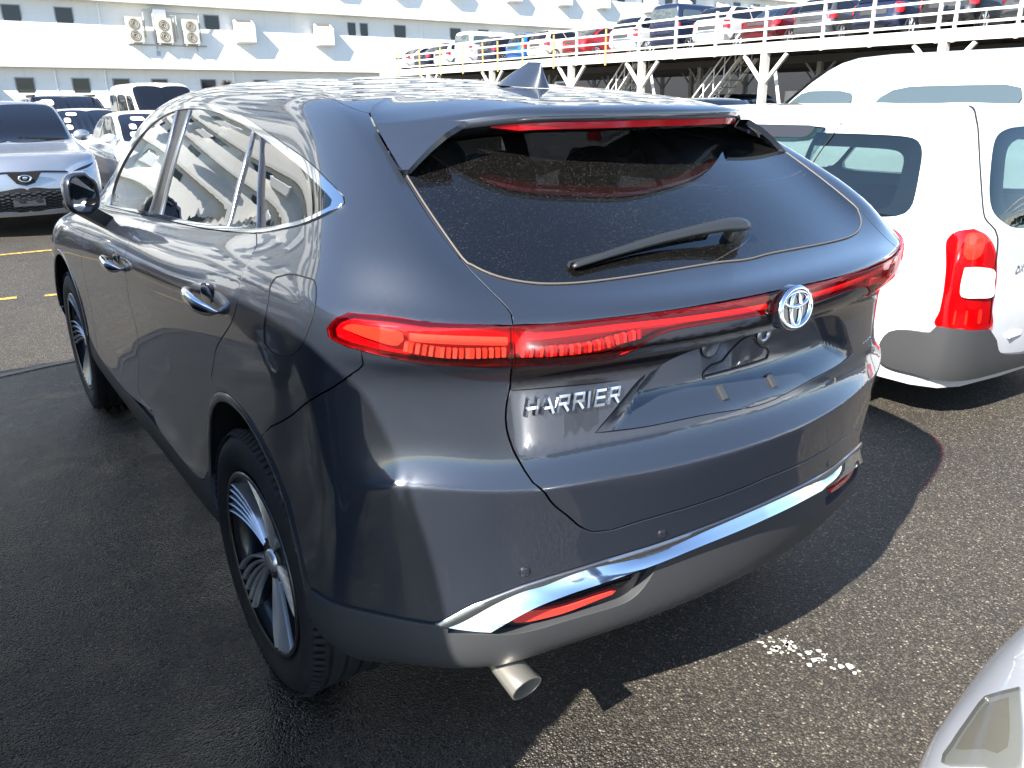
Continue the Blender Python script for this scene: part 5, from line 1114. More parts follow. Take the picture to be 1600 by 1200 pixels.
def chrome_disp(V, P):
    u = np.abs(V[:, 0]); a = np.interp(u, ct_[:, 0], ct_[:, 1]); b = np.interp(u, cb_[:, 0], cb_[:, 1])
    t = np.clip((a-V[:, 1])/np.maximum(a-b, .03), 0, 1); return .002+.020*t
def rs_u(P, us): P = np.array(sorted([tuple(p) for p in P])); return np.stack([us, np.interp(us, P[:, 0], P[:, 1])], 1)
tipA, tipB = LN['chrome_end'][0], LN['chrome_end'][2]
A_ = cat_rom(chrome_top[:-1]+[tipA], .012, HULL); B_ = cat_rom([cbl[-1]]+cbl[::-1][1:-1]+[lift_([tipB])[0]], .012, HULL)
def even(L, n): D = HULL.at(L)[0]; q_ = np.concatenate([[0], np.cumsum(np.linalg.norm(np.diff(D, axis=0), axis=1))]); return np.stack([np.interp(np.linspace(0, q_[-1], n), q_, np.array(L)[:, k]) for k in (0, 1)], 1)
A_, B_ = even(A_, 70), even(B_, 70); mr = np.array([-1, 1]); A_ = np.concatenate([A_[:0:-1]*mr, A_]); B_ = np.concatenate([B_[:0:-1]*mr, B_]); nA = len(A_); v = []; rows_ = [(0, -.012), (0, .002), (.25, .007), (.5, .0115), (.75, .016), (1, .020), (1.06, .016), (1.06, -.012)]
for t, h in rows_:
    P, N = HULL.at(A_*(1-t)+B_*t); v += list(P+N*h)
f = [(k*nA+i, k*nA+i+1, (k+1)*nA+i+1, (k+1)*nA+i) for k in range(len(rows_)-1) for i in range(nA-1)]+[tuple(k*nA for k in range(8)), tuple(k*nA+nA-1 for k in range(8))[::-1]]
me = mesh_from('chrome_strip', v, f, CHROME); bm = bmesh.new(); bm.from_mesh(me); bmesh.ops.recalc_face_normals(bm, faces=bm.faces); bm.to_mesh(me); bm.free(); me.set_sharp_from_angle(angle=math.radians(35)); obj('chrome_strip', me, bumper)
clad_low = [(5.95, .6), (5, .1), (4, .1), (3, .1), (2, .1), (1, .1), (0, .1)]
refl = LN['refl_out']
cl = loop(HULL, half_to_full(chrome_bot[::-1][:len(chrome_bot)-5] if False else [(0.0, chrome_bot[-1][1]), LN['chrome_bot'][6], LN['chrome_bot'][5]]), refl, [LN['chrome_end'][1], LN['chrome_end'][0], LN['clad_top'][0]], LN['clad_top'], [LN['clad_top'][-1], arch[0]], [arch[0], LN['arch_rear_in'][0], clad_low[0]], half_to_full(clad_low[::-1])[::-1],
          mirror_uv([clad_low[0], LN['arch_rear_in'][0], arch[0]]), mirror_uv([arch[0], LN['clad_top'][-1]]), mirror_uv(LN['clad_top'][::-1]), mirror_uv([LN['clad_top'][0], LN['chrome_end'][0], LN['chrome_end'][1]]), mirror_uv(refl[::-1]))
panel('lower_cladding', HULL, cl, CLAD, bumper, off=.008, gap=.001, flange=.05)
for s in (1, -1):
    mv = (lambda P: list(P)) if s == 1 else mirror_uv
    rr = loop(HULL, mv(refl), mv(LN['chrome_bot'][:6]))
    rp = panel('reflector_recess', HULL, rr, PIANO, bumper, off=-.014, gap=-.004, flange=0)
    rd = loop(HULL, mv(LN['refl_red'][:4]), mv(LN['refl_red'][3:]+[LN['refl_red'][0]]), step=.01)
    panel('red_reflector', HULL, rd, RED_REFLEX, bumper, off=-.002, gap=0, flange=.014)
    # two slats behind the reflector
    for k in range(2):
        L_ = np.array([(a*.35+b*.65 if k else a*.6+b*.4) for a, b in zip(np.array(LN['refl_red'][:4]), np.array([LN['chrome_bot'][i] for i in (2, 3, 4, 5)]))])
        strip_on('recess_slat', HULL, np.array(mv([tuple(x) for x in L_]))+[0, .05], np.array(mv([tuple(x) for x in L_]))-[0, .05], BLACKTRIM, bumper, off=-.010, n=16)
    for q in LN['sensors']:
        P, N = HULL.at([(q[0]*s, q[1])]); Mx = Vector(N[0]).to_track_quat('Z', 'Y').to_matrix().to_4x4(); Mx.translation = Vector(P[0])
        m = MB(); m.lathe([(-.004, .0095), (.0012, .0095), (.0016, .008), (.0016, .0001)], 20, 'Z'); so = m.build('parking_sensor', DARK_PAINT, bumper, smooth=True); so.matrix_local = Mx
        m = MB(); m.lathe([(.0004, .0125), (.0012, .0122), (.0012, .0098), (.0004, .0096)], 20, 'Z'); g = m.build('sensor_ring', BLACKTRIM, so, smooth=True)
# roof, bonnet, windscreen, nose
rf_ring = loop(HULL, half_to_full(seam_top), roof_edge, [wind_edge[0], (13, 17.2), (14, 17.5), (15, 17.55)])
def full_ring(*lines):  # left outline closed with its mirror image; ends must lie on the centre line
    a = [tuple(p) for p in loop(HULL, *lines)]; return np.array(a+[(-p[0], p[1]) for p in a[::-1] if abs(p[0]) > 1e-6 and p[0] < 14.999])
# the roof is built in two halves that meet on the centre line without a gap
for s in (1, -1):
    mv = (lambda P: list(P)) if s == 1 else mirror_uv
    rr = loop(HULL, mv([(0.001, seam_top[0][1])]+seam_top[1:]), mv(roof_edge), mv([wind_edge[0], (13, 17.2), (14, 17.5), (15, 17.55)]), mv([(15, 17.55), (15, 19)]), mv([(15, 19), (10, 19), (5, 19), (0.001, 19)]), mv([(0.001, 19), (0.001, seam_top[0][1])]))
    P_('roof', rr, gap=0, flange=0)
    ws = loop(HULL, mv([wind_edge[0], (13, 17.2), (14, 17.5), (15, 17.55)]), mv([(15, 17.55), (15, 13.9)]), mv([(15, 13.9), (14, 13.85), (13, 13.7), wind_edge[-1]]), mv(wind_edge[::-1]))
    P_('windscreen', ws, GLASS_CLEAR, gap=.001, flange=.004)
    bn = loop(HULL, mv([(15, 13.8), (14, 13.75), (13, 13.6), wind_edge[-1]]), mv([wind_edge[-1], LN['door_front'][0], (12.2, 12.9), (12.9, 11.6), (13.7, 9.2)]), mv([(13.7, 9.2), (14.4, 8.9), (15, 8.8)]), mv([(15, 8.8), (15, 13.8)]))
    P_('bonnet', bn)
    nb = loop(HULL, mv([(13.7, 9.2), (14.4, 8.9), (15, 8.8)]), mv([(15, 8.8), (15, .1)]), mv([(15, .1), (14, .1), (13.3, .1), (12.9, .8), LN['arch_front_in'][-1]]), mv([LN['arch_front_in'][-1], LN['arch_front'][-1], (13.4, 4.2), (13.6, 6), (13.7, 9.2)]))
    P_('front_bumper', nb)
# ------------------------------------------------------------------ SUV: spoiler, wheels, badges, fittings, cabin
# roof spoiler: top sheet, lip, shaded underside, side fins
def interp(xs, tab):
    tab = np.array(tab, float); return np.stack([np.interp(xs, tab[:, 0], tab[:, k]) for k in range(tab.shape[1])], 1)
ns = 33; xs = -np.cos(np.linspace(0, math.pi, ns))*1.0
def sm(tab, x):
    """smooth symmetric curve through (|x|, y, z) knots"""
    tab = np.array(tab, float); full = np.concatenate([tab[::-1]*[-1, 1, 1], tab[1:]]); t = full[:, 0]
    return Hull.natural(full[:, None, 1:], t, np.asarray(x))[:, 0]
SP = HULL.at([LN['seam_top'][4], LN['seam_top'][5], LN['seam_top'][6], LN['seam_top'][7], LN['seam_up'][1], LN['seam_up'][2]]); SP = SP[0]+SP[1]*.003     # shut line of the spoiler's left end
eA, eB = SP[1], SP[4]; wA, wB = -eA[0], -eB[0]
st_ = HULL.at([p for p in LN['seam_top'] if p[0] > .3]); st_ = (st_[0]+st_[1]*.003); st_ = st_[(-st_[:, 0] > .08) & (-st_[:, 0] < wA-.03)]
TA = [(0, 1.012, 1.5745)]+sorted((-p[0], p[1]+.004, p[2]) for p in st_)+[(wA, eA[1], eA[2])]
TB = [(0, .462, 1.517), (.2, .485, 1.516), (.4, .555, 1.510), (wB-.08, eB[1]-.072, eB[2]+.009), (wB, eB[1], eB[2])]
xA = xs*wA; yzA = sm(TA, xA); xB = xs*wB; yzB = sm(TB, xB); rows = []
for t in np.linspace(0, 1, 9):
    x = xA*(1-t)+xB*t; y = yzA[:, 0]*(1-t)+yzB[:, 0]*t; z = yzA[:, 1]*(1-t)+yzB[:, 1]*t+.012*math.sin(math.pi*t)*(1-np.abs(xs)**6)
    # the ends follow the shut line on the body
    e = np.array([np.interp(t*3, [0, 1, 2, 3], SP[[1, 2, 3, 4], k]) for k in range(3)]); k_ = np.abs(xs)**10
    x = x*(1-k_)+np.sign(xs)*-e[0]*k_; y = y*(1-k_)+e[1]*k_; z = z*(1-k_)+e[2]*k_
    rows.append(np.stack([x, y, z], 1))
lip = rows[-1]; d = lambda dy, dz: lip+np.array([0, dy, dz])
rows += [d(-.003, -.004), d(-.003, -.016), d(.002, -.021)]
v = np.concatenate(rows); f = [(k*ns+i, k*ns+i+1, (k+1)*ns+i+1, (k+1)*ns+i) for k in range(len(rows)-1) for i in range(ns-1)]
me = mesh_from('spoiler', v, f, DARK_PAINT); me.set_sharp_from_angle(angle=math.radians(50)); spoiler = obj('spoiler', me, suv)
# underside: from the lip in to the glass
xi = np.clip(xs*.632, -.60, .60); base = d(.002, -.021)*[1, 1, 1]; rows = [base]
wel = np.stack([xs*.60, *(sm([(0, .735, 1.500), (.2, .74, 1.497), (.4, .75, 1.487), (.60, .72, 1.462)], xs*.60).T)], 1)
for t in np.linspace(.15, 1, 7):
    q = base*(1-t)+wel*t; q[:, 2] -= .030*math.sin(math.pi*min(1, t*1.1))*(1-.4*np.abs(xs)**3); rows.append(q)
v = np.concatenate(rows); f = [(k*ns+i, k*ns+i+1, (k+1)*ns+i+1, (k+1)*ns+i) for k in range(len(rows)-1) for i in range(ns-1)]
obj('spoiler_underside', mesh_from('spoiler_underside', v, f, PIANO), spoiler)
for s in (1, -1):
    # side fin between the lip's end and the glass corner
    outer = [tuple(SP[4]*(1-q)+SP[5]*q) for q in (0, .25, .5, .75, 1)]
    inner = [(-.470, .578, 1.486), (-.522, .572, 1.464), (-.566, .566, 1.438), (-.600, .562, 1.414), (SP[5][0]+.012, SP[5][1]-.004, SP[5][2]+.002)]
    topl = [(-.632, .682, 1.486), (-.58, .640, 1.484), (-.52, .606, 1.486), (-.470, .578, 1.486)]
    v = []; n = 7
    for k in range(5):
        o_, i_ = np.array(outer[k]), np.array(inner[k])
        for j in range(n):
            t = j/(n-1); q = o_*(1-t)+i_*t
            q[1] -= .012*math.sin(math.pi*t)*(1-k/4); v.append(q)
    m_ = len(v); back = [np.array(p)+[.035 if True else 0, .16, .02] for p in v]; v2 = [(p[0]*s, p[1], p[2]) for p in v]
    f = [(k*n+j, k*n+j+1, (k+1)*n+j+1, (k+1)*n+j) for k in range(4) for j in range(n-1)]
    # black return from the inner edge to the glass
    me = mesh_from('spoiler_fin', v2, f, DARK_PAINT); bm = bmesh.new(); bm.from_mesh(me)
    bmesh.ops.solidify(bm, geom=bm.faces, thickness=.014); bmesh.ops.recalc_face_normals(bm, faces=bm.faces); bm.to_mesh(me); bm.free(); me.set_sharp_from_angle(angle=math.radians(40))
    obj('spoiler_fin', me, spoiler)
    inn = np.array(inner); r2 = inn+np.array([[-.02, .16, -.002], [-.03, .15, .0], [-.03, .13, .005], [-.02, .09, .01], [-.005, .04, .012]])
    v = [(p[0]*s, p[1]+.006, p[2]) for p in list(inn)+list(r2)]
    obj('fin_return', mesh_from('fin_return', v, [(i, i+1, 6+i, 5+i) for i in range(4)], PIANO), spoiler)
# high brake light under the lip
hx = np.linspace(-.41, .41, 31); hb = sm(TB, hx)
sec = [(.010, -.021), (.007, -.024), (.012, -.038), (.03, -.041), (.04, -.021)]
v = []
for k, (x, (y, z)) in enumerate(zip(hx, hb)):
    e = min(1, (k+1)/3, (31-k)/3)
    v += [(x, y+a, z-.020+(b+.020)*e) for a, b in sec]
f = [(k*5+j, k*5+(j+1) % 5, k*5+5+(j+1) % 5, k*5+5+j) for k in range(30) for j in range(5)]+[tuple(range(5)), tuple(150+j for j in range(5))[::-1]]
BRAKE = pbr('brake_lens', (.42, .004, .008), .12, 0, 1); me = mesh_from('high_brake_light', v, f, BRAKE); me.set_sharp_from_angle(angle=math.radians(30)); obj('high_brake_light', me, spoiler)
# shark fin aerial
v = []; ny = 16; nh = 12
for r in range(nh):
    h = r/(nh-1); zz = .066*h; w = .042*(1-h)**1.3+.006*(1-h*.5)
    y0, y1 = .900+.022*h, 1.125-.150*h**1.15
    for k in range(ny*2):
        a = 2*math.pi*k/(ny*2); c_, s_ = math.cos(a), math.sin(a); tt = (c_+1)/2
        wid = w*(1-.45*tt)*abs(s_)**.8*np.sign(s_); yy = y0+(y1-y0)*tt
        v.append((wid, yy, 1.572+.055*(yy-.9)+zz-.006*h*h*abs(s_)))
nn_ = ny*2; f = [(r*nn_+k, r*nn_+(k+1) % nn_, (r+1)*nn_+(k+1) % nn_, (r+1)*nn_+k) for r in range(nh-1) for k in range(nn_)]+[tuple((nh-1)*nn_+k for k in range(nn_))]
obj('aerial', mesh_from('aerial', v, f, DARK_PAINT), suv)
# rear wiper
P, N = HULL.at(LN['wiper']); a, b = Vector(P[0]+N[0]*.03), Vector(P[1]+N[1]*.012); ax = (b-a); up = Vector(N[0]); sd_ = ax.cross(up).normalized()
wip = MB(); pts = []; w_ = []
for t, w, h, hh in ((-.05, .006, .006, .002), (-.035, .017, .010, .006), (0, .021, .013, .008), (.06, .020, .013, .012), (.14, .017, .012, .014), (.3, .014, .010, .013), (.5, .012, .009, .010), (.62, .011, .008, .008), (.8, .009, .006, .005), (.98, .007, .005, .002), (1.0, .004, .003, 0)):
    c_ = a+ax*t+up*hh+sd_*(.010*math.sin(math.pi*min(max(t, 0), 1)))
    pts.append([c_+sd_*w*math.cos(q)*1.0+up*h*math.sin(q) for q in np.linspace(0, 2*math.pi, 10, endpoint=False)])
v = [p for r in pts for p in r]; f = [(r*10+k, r*10+(k+1) % 10, r*10+10+(k+1) % 10, r*10+10+k) for r in range(len(pts)-1) for k in range(10)]+[tuple(range(10))[::-1], tuple(len(v)-10+k for k in range(10))]
wiper = obj('rear_wiper', mesh_from('rear_wiper', v, f, pbr('wiper_black', (.022, .024, .026), .42)), suv)
m = MB(); m.bar(a+ax*.12+sd_*.030-up*.012, b+sd_*.012-up*.006, .007, .016, up); m.bar(a+ax*.13+sd_*.034-up*.023, b+sd_*.014-up*.010, .003, .014, up); m.build('wiper_blade', BLACK, wiper)
m = MB(); m.lathe([(-.03, .024), (0, .024), (.012, .018), (.02, .001)], 16, 'Z'); q = m.build('wiper_pivot', BLACKTRIM, wiper, smooth=True)
Mx = up.to_track_quat('Z', 'Y').to_matrix().to_4x4(); Mx.translation = a+ax*.01-up*.008; q.matrix_local = Mx
# oval emblem on the light bar
P, N = HULL.at([(0.0, LN['emblem'][0][1])]); ec = Vector(P[0]+N[0]*.016); EN = Vector((0, -1, .10)).normalized(); EX = Vector((1, 0, 0)); EZ = EN.cross(EX)*-1
EZ = EZ if EZ.z > 0 else -EZ
def ering(m, rx, rz, cx, cz, wr, n=36, arc=None, d=.006, off=0.0):
    v = []; A = np.linspace(0, 2*math.pi, n, endpoint=False)
    for t in A:
        for (k, e) in ((1, 0), (.5, d), (-.5, d), (-1, 0)):
            px, pz = (rx+k*wr)*math.cos(t)+cx, (rz+k*wr)*math.sin(t)+cz
            v.append(ec+EX*px+EZ*pz+EN*(e+off))
    f = [(i*4+j, i*4+j+1, ((i+1) % n)*4+j+1, ((i+1) % n)*4+j) for i in range(n) for j in range(3)]
    m.add(v, f)
m = MB(); n = 36
m.add([ec+EX*.058*math.cos(t)+EZ*.048*math.sin(t) for t in np.linspace(0, 2*math.pi, n, endpoint=False)], [tuple(range(n))])
m.add([ec+EX*.058*math.cos(t)+EZ*.048*math.sin(t)+EN*k for k in (0, -.03) for t in np.linspace(0, 2*math.pi, n, endpoint=False)], [(i, (i+1) % n, n+(i+1) % n, n+i) for i in range(n)])
emb = m.build('emblem', PIANO, tailgate)
m = MB(); ering(m, .051, .0415, 0, 0, .0062, off=.001); ering(m, .0165, .0355, 0, -.0025, .0048, off=.0015, d=.004); ering(m, .039, .0155, 0, .018, .0048, off=.002, d=.004)
me = m.mesh('emblem_rings', CHROME, True); obj('emblem_rings', me, emb)
def on_rear(x, z, lift=0.):
    q = np.array([LN['badge'][0]], float).mean(0)
    for _ in range(12):
        P, N = HULL.at([q, q+[.02, 0], q+[0, .02]]); J = np.array([[(P[1]-P[0])[0], (P[2]-P[0])[0]], [(P[1]-P[0])[2], (P[2]-P[0])[2]]])/.02
        q = q+np.clip(np.linalg.solve(J, [x-P[0][0], z-P[0][2]]), -.4, .4)
    P, N = HULL.at([q]); return Vector(P[0]+N[0]*lift)
# letters HARRIER, each a chrome piece
GL = {'H': [((0, 0), (.22, 1)), ((.78, 0), (1, 1)), ((.11, .5), (.89, .5))], 'A': [((0, 0), (.52, 1)), ((.52, 1), (.92, 0)), ((.2, .38), (.78, .38))],
      'R': [((0, 0), (.2, 1)), ((.2, 1), (.95, 1)), ((.95, 1), (.88, .5)), ((.88, .5), (.1, .5)), ((.5, .5), (.85, 0))], 'I': [((.1, 0), (.3, 1))],
      'E': [((0, 0), (.2, 1)), ((.2, 1), (1, 1)), ((.1, .52), (.9, .52)), ((0, 0), (.85, 0))]}
A_, B_ = LN['badge']; us = np.linspace(0, 1, 50)
bx = np.linspace(-.592, -.400, 60); bz = .985
badge_u = []
badge = empty('name_badge', (0, 0, 0)); badge.parent = tailgate
tot = 0; wid = {'H': .86, 'A': .9, 'R': .9, 'I': .34, 'E': .86}; word = 'HARRIER'; W = sum(wid[c] for c in word)+.18*(len(word)-1)
cx = 0
for c in word:
    m = MB()
    for (p, q) in GL[c]:
        s_ = []
        for (gx, gz) in (p, q):
            fx = (cx+gx*wid[c]*.92)/W; x = -.592+fx*.192; z = .966+gz*.031+fx*.004
            s_.append(on_rear(x, z, .004))
        L_ = (s_[1]-s_[0]).normalized()*.002
        m.bar(s_[0]-L_, s_[1]+L_, .0058, .008, (0, 1, 0))
    m.build('letter', CHROME, badge); cx += wid[c]+.18
# small bright badge at the right end (too small to read)
P, N = HULL.at(LN['badge_right']); m = MB()
for k in range(4):
    o_ = Vector(P[0]+N[0]*.003)+Vector((.022*k-.03, .007*k, 0))
    for (p, q) in (((0, 0), (.004, .024)), ((.004, .024), (.014, .024)), ((0, 0), (.012, 0)))[:2+k % 2]:
        m.bar(o_+Vector((p[0], 0, p[1])), o_+Vector((q[0], 0, q[1])), .004, .006, (0, 1, 0))
m.build('small_badge', CHROME, tailgate)
SLOT = pbr('slot_grey', (.035, .036, .038), .6)
# plate mount: pressed holes, slots and a pressed line
def rec_pt(uv, lift=.001):
    Q = np.array([uv, (uv[0]+.03, uv[1]), (uv[0], uv[1]+.03)]); P, N = HULL.at(Q); P = P+N*rec_disp(None, P)[:, None]
    n = np.cross(P[1]-P[0], P[2]-P[0]); n /= np.linalg.norm(n); n *= np.sign((n*N[0]).sum()); return Vector(P[0]+n*lift), Vector(n)
for k, q in enumerate(LN['plate_holes']):
    p, n = rec_pt(q); X_ = (Vector((1, 0, 0))-n*n.x).normalized(); Mx = Matrix((X_, n.cross(X_), n)).transposed().to_4x4(); Mx.translation = p+n*.003
    m = MB()
    if k == 0:
        m.lathe([(0, .026), (.003, .022), (.003, .014), (-.002, .012)], 20, 'Z'); h = m.build('plate_boss', SATIN, tailgate, smooth=True)
    elif k == 1:
        m.lathe([(0, .026), (.0025, .022), (.001, .018), (.0005, .001)], 20, 'Z'); h = m.build('plate_boss', DARK_PAINT, tailgate, smooth=True)
    else:
        m.box((0, 0, 0), (.013, .034, .007)); h = m.build('plate_slot', SLOT, tailgate)
    h.matrix_local = Mx
pts = [rec_pt(q, .001)[0] for q in cat_rom(LN['mark_w']+[LN['mark_w'][0]], .012, HULL)]
m = MB(); m.tube(pts, .0028, 5, False); m.build('pressed_line', BLACKTRIM, tailgate, smooth=True)
# door handles
for key, nm in (('handle_rear', 'rear'), ('handle_front', 'front')):
    for s in (1, -1):
        q = LN[key][0]; P, N = HULL.at([(q[0]*s, q[1])]); c = Vector(P[0]); n = Vector(N[0])
        du = Vector((0, 1, .09 if nm == 'rear' else .06)).normalized(); m = MB(); v = []
        for t in np.linspace(-1, 1, 13):
            e = math.sqrt(max(0, 1-abs(t)**3.2)); off = .034*(1-t*t*t*t)+.003; w = .017*e+.003; th = .011*e+.002
            o_ = c+du*(t*.105)+n*off
            v += [o_+Vector((0, 0, 1))*w*math.cos(a)+n*th*math.sin(a) for a in np.linspace(0, 2*math.pi, 10, endpoint=False)]
        f = [(r*10+k, r*10+(k+1) % 10, r*10+10+(k+1) % 10, r*10+10+k) for r in range(12) for k in range(10)]
        h = obj('handle', mesh_from('handle', v, f, CHROME), doors[nm, s])
        m = MB(); m.ell((0, 0, 0), (.0022, .052, .036), 20, 8); b = m.build('handle_cup', PIANO, doors[nm, s], smooth=True); b.location = c-n*.001-du*.005+Vector((0, 0, .012))
# door mirrors
for s in (1, -1):
    m = MB(); v = []; ny = 9; nr = 18
    sec = [(2.62, .054, .072), (2.630, .064, .080), (2.66, .070, .082), (2.71, .067, .076), (2.75, .056, .062), (2.785, .034, .038), (2.795, .006, .008)]
    MX, MZ = -.925, 1.212
    for y, wx, wz in sec:
        for k in range(nr):
            a = 2*math.pi*k/nr; cx_, cz_ = math.cos(a), math.sin(a); e = .66
            v.append(((MX+wx*abs(cx_)**e*np.sign(cx_))*s, y+.05*cx_*.6, MZ+wz*abs(cz_)**e*np.sign(cz_)*(1-.2*(cx_ > .3))))
    f = [(r*nr+k, r*nr+(k+1) % nr, r*nr+nr+(k+1) % nr, r*nr+nr+k) for r in range(len(sec)-1) for k in range(nr)]+[tuple((len(sec)-1)*nr+k for k in range(nr))]
    mir = obj('door_mirror', mesh_from('door_mirror', v, f, DARK_PAINT), suv)
    gg = [((MX*s)+(p[0]-MX*s)*.92, p[1]+.004, MZ+(p[2]-MZ)*.92) for p in v[:nr]]
    obj('mirror_glass', mesh_from('mirror_glass', gg, [tuple(range(nr))[::-1]], MIRROR, False), mir)
    obj('mirror_rim', mesh_from('mirror_rim', v[:nr]+gg, [(k, (k+1) % nr, nr+(k+1) % nr, nr+k) for k in range(nr)], BLACKTRIM), mir)
    m = MB(); m.bar((-.84*s, 2.72, 1.085), (-.93*s, 2.70, 1.15), .09, .05); m.build('mirror_arm', BLACKTRIM, mir, auto=30)
    m = MB(); m.ell((MX*s, 2.70, MZ-.040), (.068, .075, .047), 16, 8); m.build('mirror_foot', BLACKTRIM, mir, smooth=True)
# wheels
def make_wheel(Rt=.365, Rr=.255, W=.225):
    """axis along X, outside facing -X; centre at origin"""
    root = empty('wheel')
    m = MB(); hw = W/2
    prof = [(-hw+.020, Rr-.006), (-hw+.010, Rr+.004), (-hw-.004, Rr+.035), (-hw-.008, Rr+.06), (-hw+.004, Rt-.020), (-hw+.022, Rt-.006)]
    tread = []
    for g in (-.6, -.2, .2, .6):
        gx = g*hw; tread += [(gx-.006, Rt), (gx-.005, Rt-.008), (gx+.005, Rt-.008), (gx+.006, Rt)]
    prof += tread+[(-p[0], p[1]) for p in prof[::-1]]
    m.lathe(prof, 56)
    # shoulder blocks
    for k in range(96):
        a = 2*math.pi*k/96
        for sgn in (-1, 1):
            Mx = Matrix.Rotation(a, 4, 'X') @ Matrix.Translation((sgn*(hw-.013), 0, Rt-.0012)) @ Matrix.Rotation(sgn*.5, 4, 'Y')
            m.box((0, 0, 0), (.026, .013, .002), M=Mx)
    m.build('tyre', RUBBER, root, auto=40)
    m = MB(); m.lathe([(-hw+.004, Rr-.012), (-hw-.001, Rr-.004), (-hw+.002, Rr+.003), (-hw+.012, Rr+.001), (-hw+.016, Rr-.012), (-hw+.05, Rr-.022), (hw-.02, Rr-.03), (hw-.01, Rr)], 48); m.build('rim', ALLOY_DARK, root, smooth=True)
    m = MB(); m.lathe([(.0, .05), (.0, Rr-.02)], 32); m.lathe([(-.02, .165), (-.012, .165), (-.012, .06)], 40); m.lathe([(-.03, .001), (-.03, .08), (.0, .08)], 24); m.build('brake_disc', pbr('brake_steel', (.25, .24, .23), .4, 1), root, smooth=False)
    m = MB(); m.lathe([(-hw+.028, .0005), (-hw+.026, .022), (-hw+.03, .031), (-hw+.042, .034)], 24); m.build('hub_cap', ALLOY, root, smooth=True)
    m = MB(); m.lathe([(-hw+.040, .030), (-hw+.036, .06), (-hw+.05, .075), (-hw+.08, .08)], 30)
    for k in range(5):
        a = 2*math.pi*(k+.5)/5; m.lathe([(-hw+.034, .0005), (-hw+.034, .008), (-hw+.06, .008)], 8, c=(0, .055*math.cos(a), .055*math.sin(a)))
    m.build('hub', ALLOY_DARK, root, smooth=True)
    # fan of swept blades: five groups of four
    proto = {}
    for g in range(5):
        for j, (a0, sweep, w0, w1) in enumerate(((-.42, .34, 0.004, 0.0062), (-.22, .27, 0.004, 0.0062), (-.02, .20, 0.004, 0.0062), (.18, .13, 0.004, 0.0062), (.36, .06, 0.004, 0.0062))):
            if j not in proto:
                v = []; n = 7
                for i in range(n):
                    t = i/(n-1); r = .052+(Rr-.062)*t; ang = a0*(.55+.45*t)+sweep*t*t; w = (w0*(1-t)+w1*t)
                    cdir = np.array([math.cos(ang), math.sin(ang)]); td = np.array([-cdir[1], cdir[0]]); fx = -hw+.036-.030*t+.004*math.sin(math.pi*t)
                    for (e, dx) in ((-1, .0), (-.55, -.004), (.75, .002), (1, .012), (.6, .038), (-.8, .036)):
                        q = cdir*r+td*w*e; v.append((fx+dx, q[1], q[0]))
                f = [(i*6+k, i*6+(k+1) % 6, i*6+6+(k+1) % 6, i*6+6+k) for i in range(n-1) for k in range(6)]+[tuple(range(6)), tuple(len(v)-6+k for k in range(6))[::-1]]
                mi = [0 if k in (0, 1, 2, 5) else 1 for i in range(n-1) for k in range(6)]+[1, 1]
                me = mesh_from('spoke', v, f, None, True, [ALLOY, ALLOY_DARK], mi); bm = bmesh.new(); bm.from_mesh(me); bmesh.ops.recalc_face_normals(bm, faces=bm.faces); bm.to_mesh(me); bm.free(); me.set_sharp_from_angle(angle=math.radians(30)); proto[j] = me
            o = obj('spoke', proto[j], root); o.rotation_euler = (2*math.pi*g/5, 0, 0)
    return root
wh = make_wheel(); wh.parent = suv; wh.location = (-.793, .985, .365); wh.rotation_euler = (.35, 0, 0)
for (x, y, rx, flip) in ((-.793, 3.69, 1.1, 0), (.793, .985, 0, 1), (.793, 3.69, .6, 1)):
    c = copy_tree(wh, suv); c.location = (x, y, .365); c.rotation_euler = (rx, 0, math.pi if flip else 0)
# wheel wells, floor and inner structure (dark)
m = MB()
for y in (.965, 3.69):
    for s in (-1, 1):
        v = []; f = []
        A = np.linspace(-.15, math.pi+.15, 15)
        for x in (-.90, -.60): v += [(x*s*-1 if s > 0 else x, y+.42*math.cos(a), .425+.42*math.sin(a)) for a in A]
        f = [(i, i+1, 16+i, 15+i) for i in range(14)]; m.add(v, f); m.add([(.60*s, y-.40, .40), (.60*s, y+.42, .40), (.60*s, y+.42, .86), (.60*s, y-.42, .86)], [(0, 1, 2, 3)])
m.box((0, 2.6, .27), (1.50, 3.1, .06)); m.box((0, .40, .46), (1.0, .3, .05)); m.box((0, .75, .38), (1.1, .35, .10))
m.build('underbody', BLACK, suv)
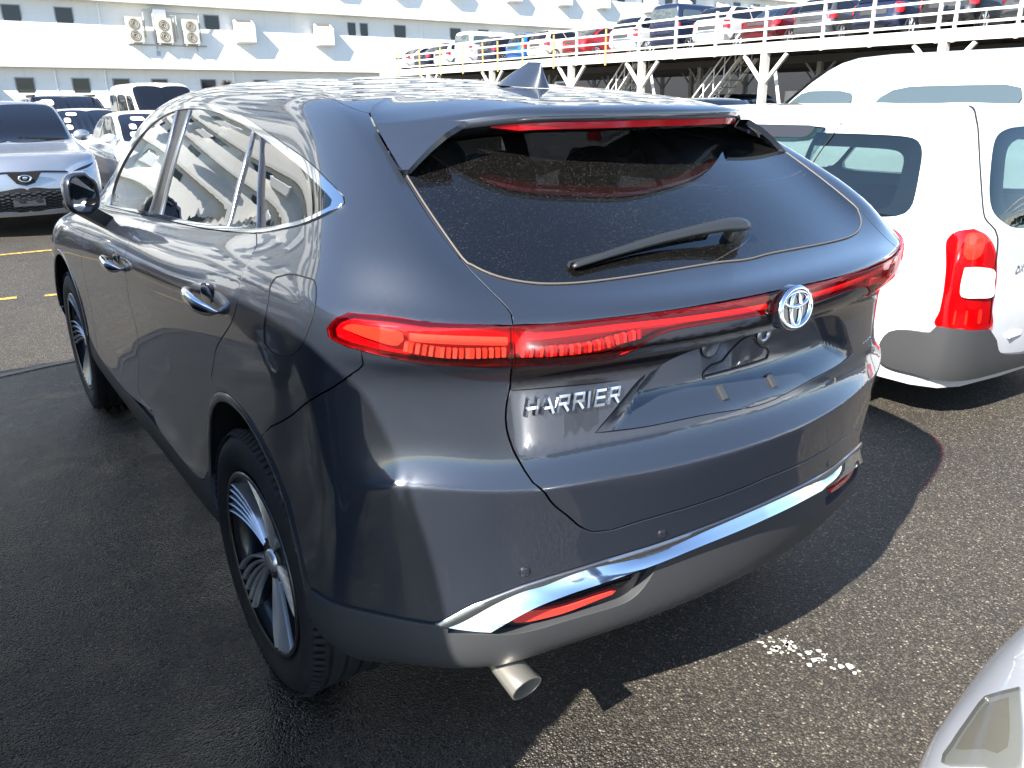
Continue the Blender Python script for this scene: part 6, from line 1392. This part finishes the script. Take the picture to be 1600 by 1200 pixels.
# exhaust tip
m = MB(); c0, c1 = Vector((-.592, .34, .356)), Vector((-.590, .205, .322)); m.tube([c0, c1], [.033, .040], 24, False); m.tube([c1, c0], [.037, .030], 24, False)
m.tube([c1-Vector((0, 0, 0)), c1+(c1-c0).normalized()*.001], [.040, .037], 24, False)
m.v = [(p[0], p[1], .34+(p[2]-.34)*.8) for p in m.v]; q = m.build('exhaust_tip', pbr('exhaust_steel', (.80, .76, .68), .3, .9), suv, smooth=True)
mi_ = MB(); cc = c0*.45+c1*.55; q_ = (c1-c0).normalized(); ax_ = q_.orthogonal().normalized(); bx2 = q_.cross(ax_); mi_.add([cc+(ax_*math.cos(t)+bx2*math.sin(t))*.0335 for t in np.linspace(0, 2*math.pi, 20, endpoint=False)], [tuple(range(20))]); mi_.v = [(p[0], p[1], .34+(p[2]-.34)*.8) for p in mi_.v]; mi_.build('exhaust_shade_disc', BLACK, q)  # black disc added inside the pipe to stand in for its dark, shaded hollow
m = MB(); m.box((-.52, .36, .375), (.22, .12, .03), .12); m.build('exhaust_shroud', CLAD, suv)
# cabin: seats, pillars, dashboard
m = MB(); m.box((0, 2.2, .50), (1.5, 3.2, .1)); m.box((0, .95, .62), (1.2, .9, .5)); m.box((0, 3.1, .90), (1.45, .45, .25)); m.box((0, .75, .95), (1.15, .75, .04)); m.build('cabin_floor', INTERIOR, suv)
for (x, y) in ((-.37, 2.25), (.37, 2.25), (-.40, 1.32), (0, 1.28), (.40, 1.32)):
    m = MB(); m.box((x, y+.25, .62), (.50, .50, .18), bev=.05)
    Mx = Matrix.Translation((x, y-.08, .93)) @ Matrix.Rotation(.20, 4, 'X'); m.box((0, 0, 0), (.48, .14, .60), M=Mx, bev=.05)
    st = m.build('seat', SEAT, suv, auto=50)
    m = MB(); Mx = Matrix.Translation((x, y-.16, 1.30)) @ Matrix.Rotation(.12, 4, 'X'); m.ell((0, 0, 0), (.135, .055, .10), 14, 8, Mx); m.build('head_rest', pbr('head_rest_%d' % (len(MATS)), (.34, .36, .38), .5) if x < -.3 and y < 2 else SEAT, st, smooth=True)
m = MB(); m.lathe([(0, .001), (0, .17), (.02, .19), (-.02, .19), (0, .17)], 28, 'Y', (-.37, 2.86, 1.02)); sw = m.build('steering_wheel', INTERIOR, suv, smooth=True)
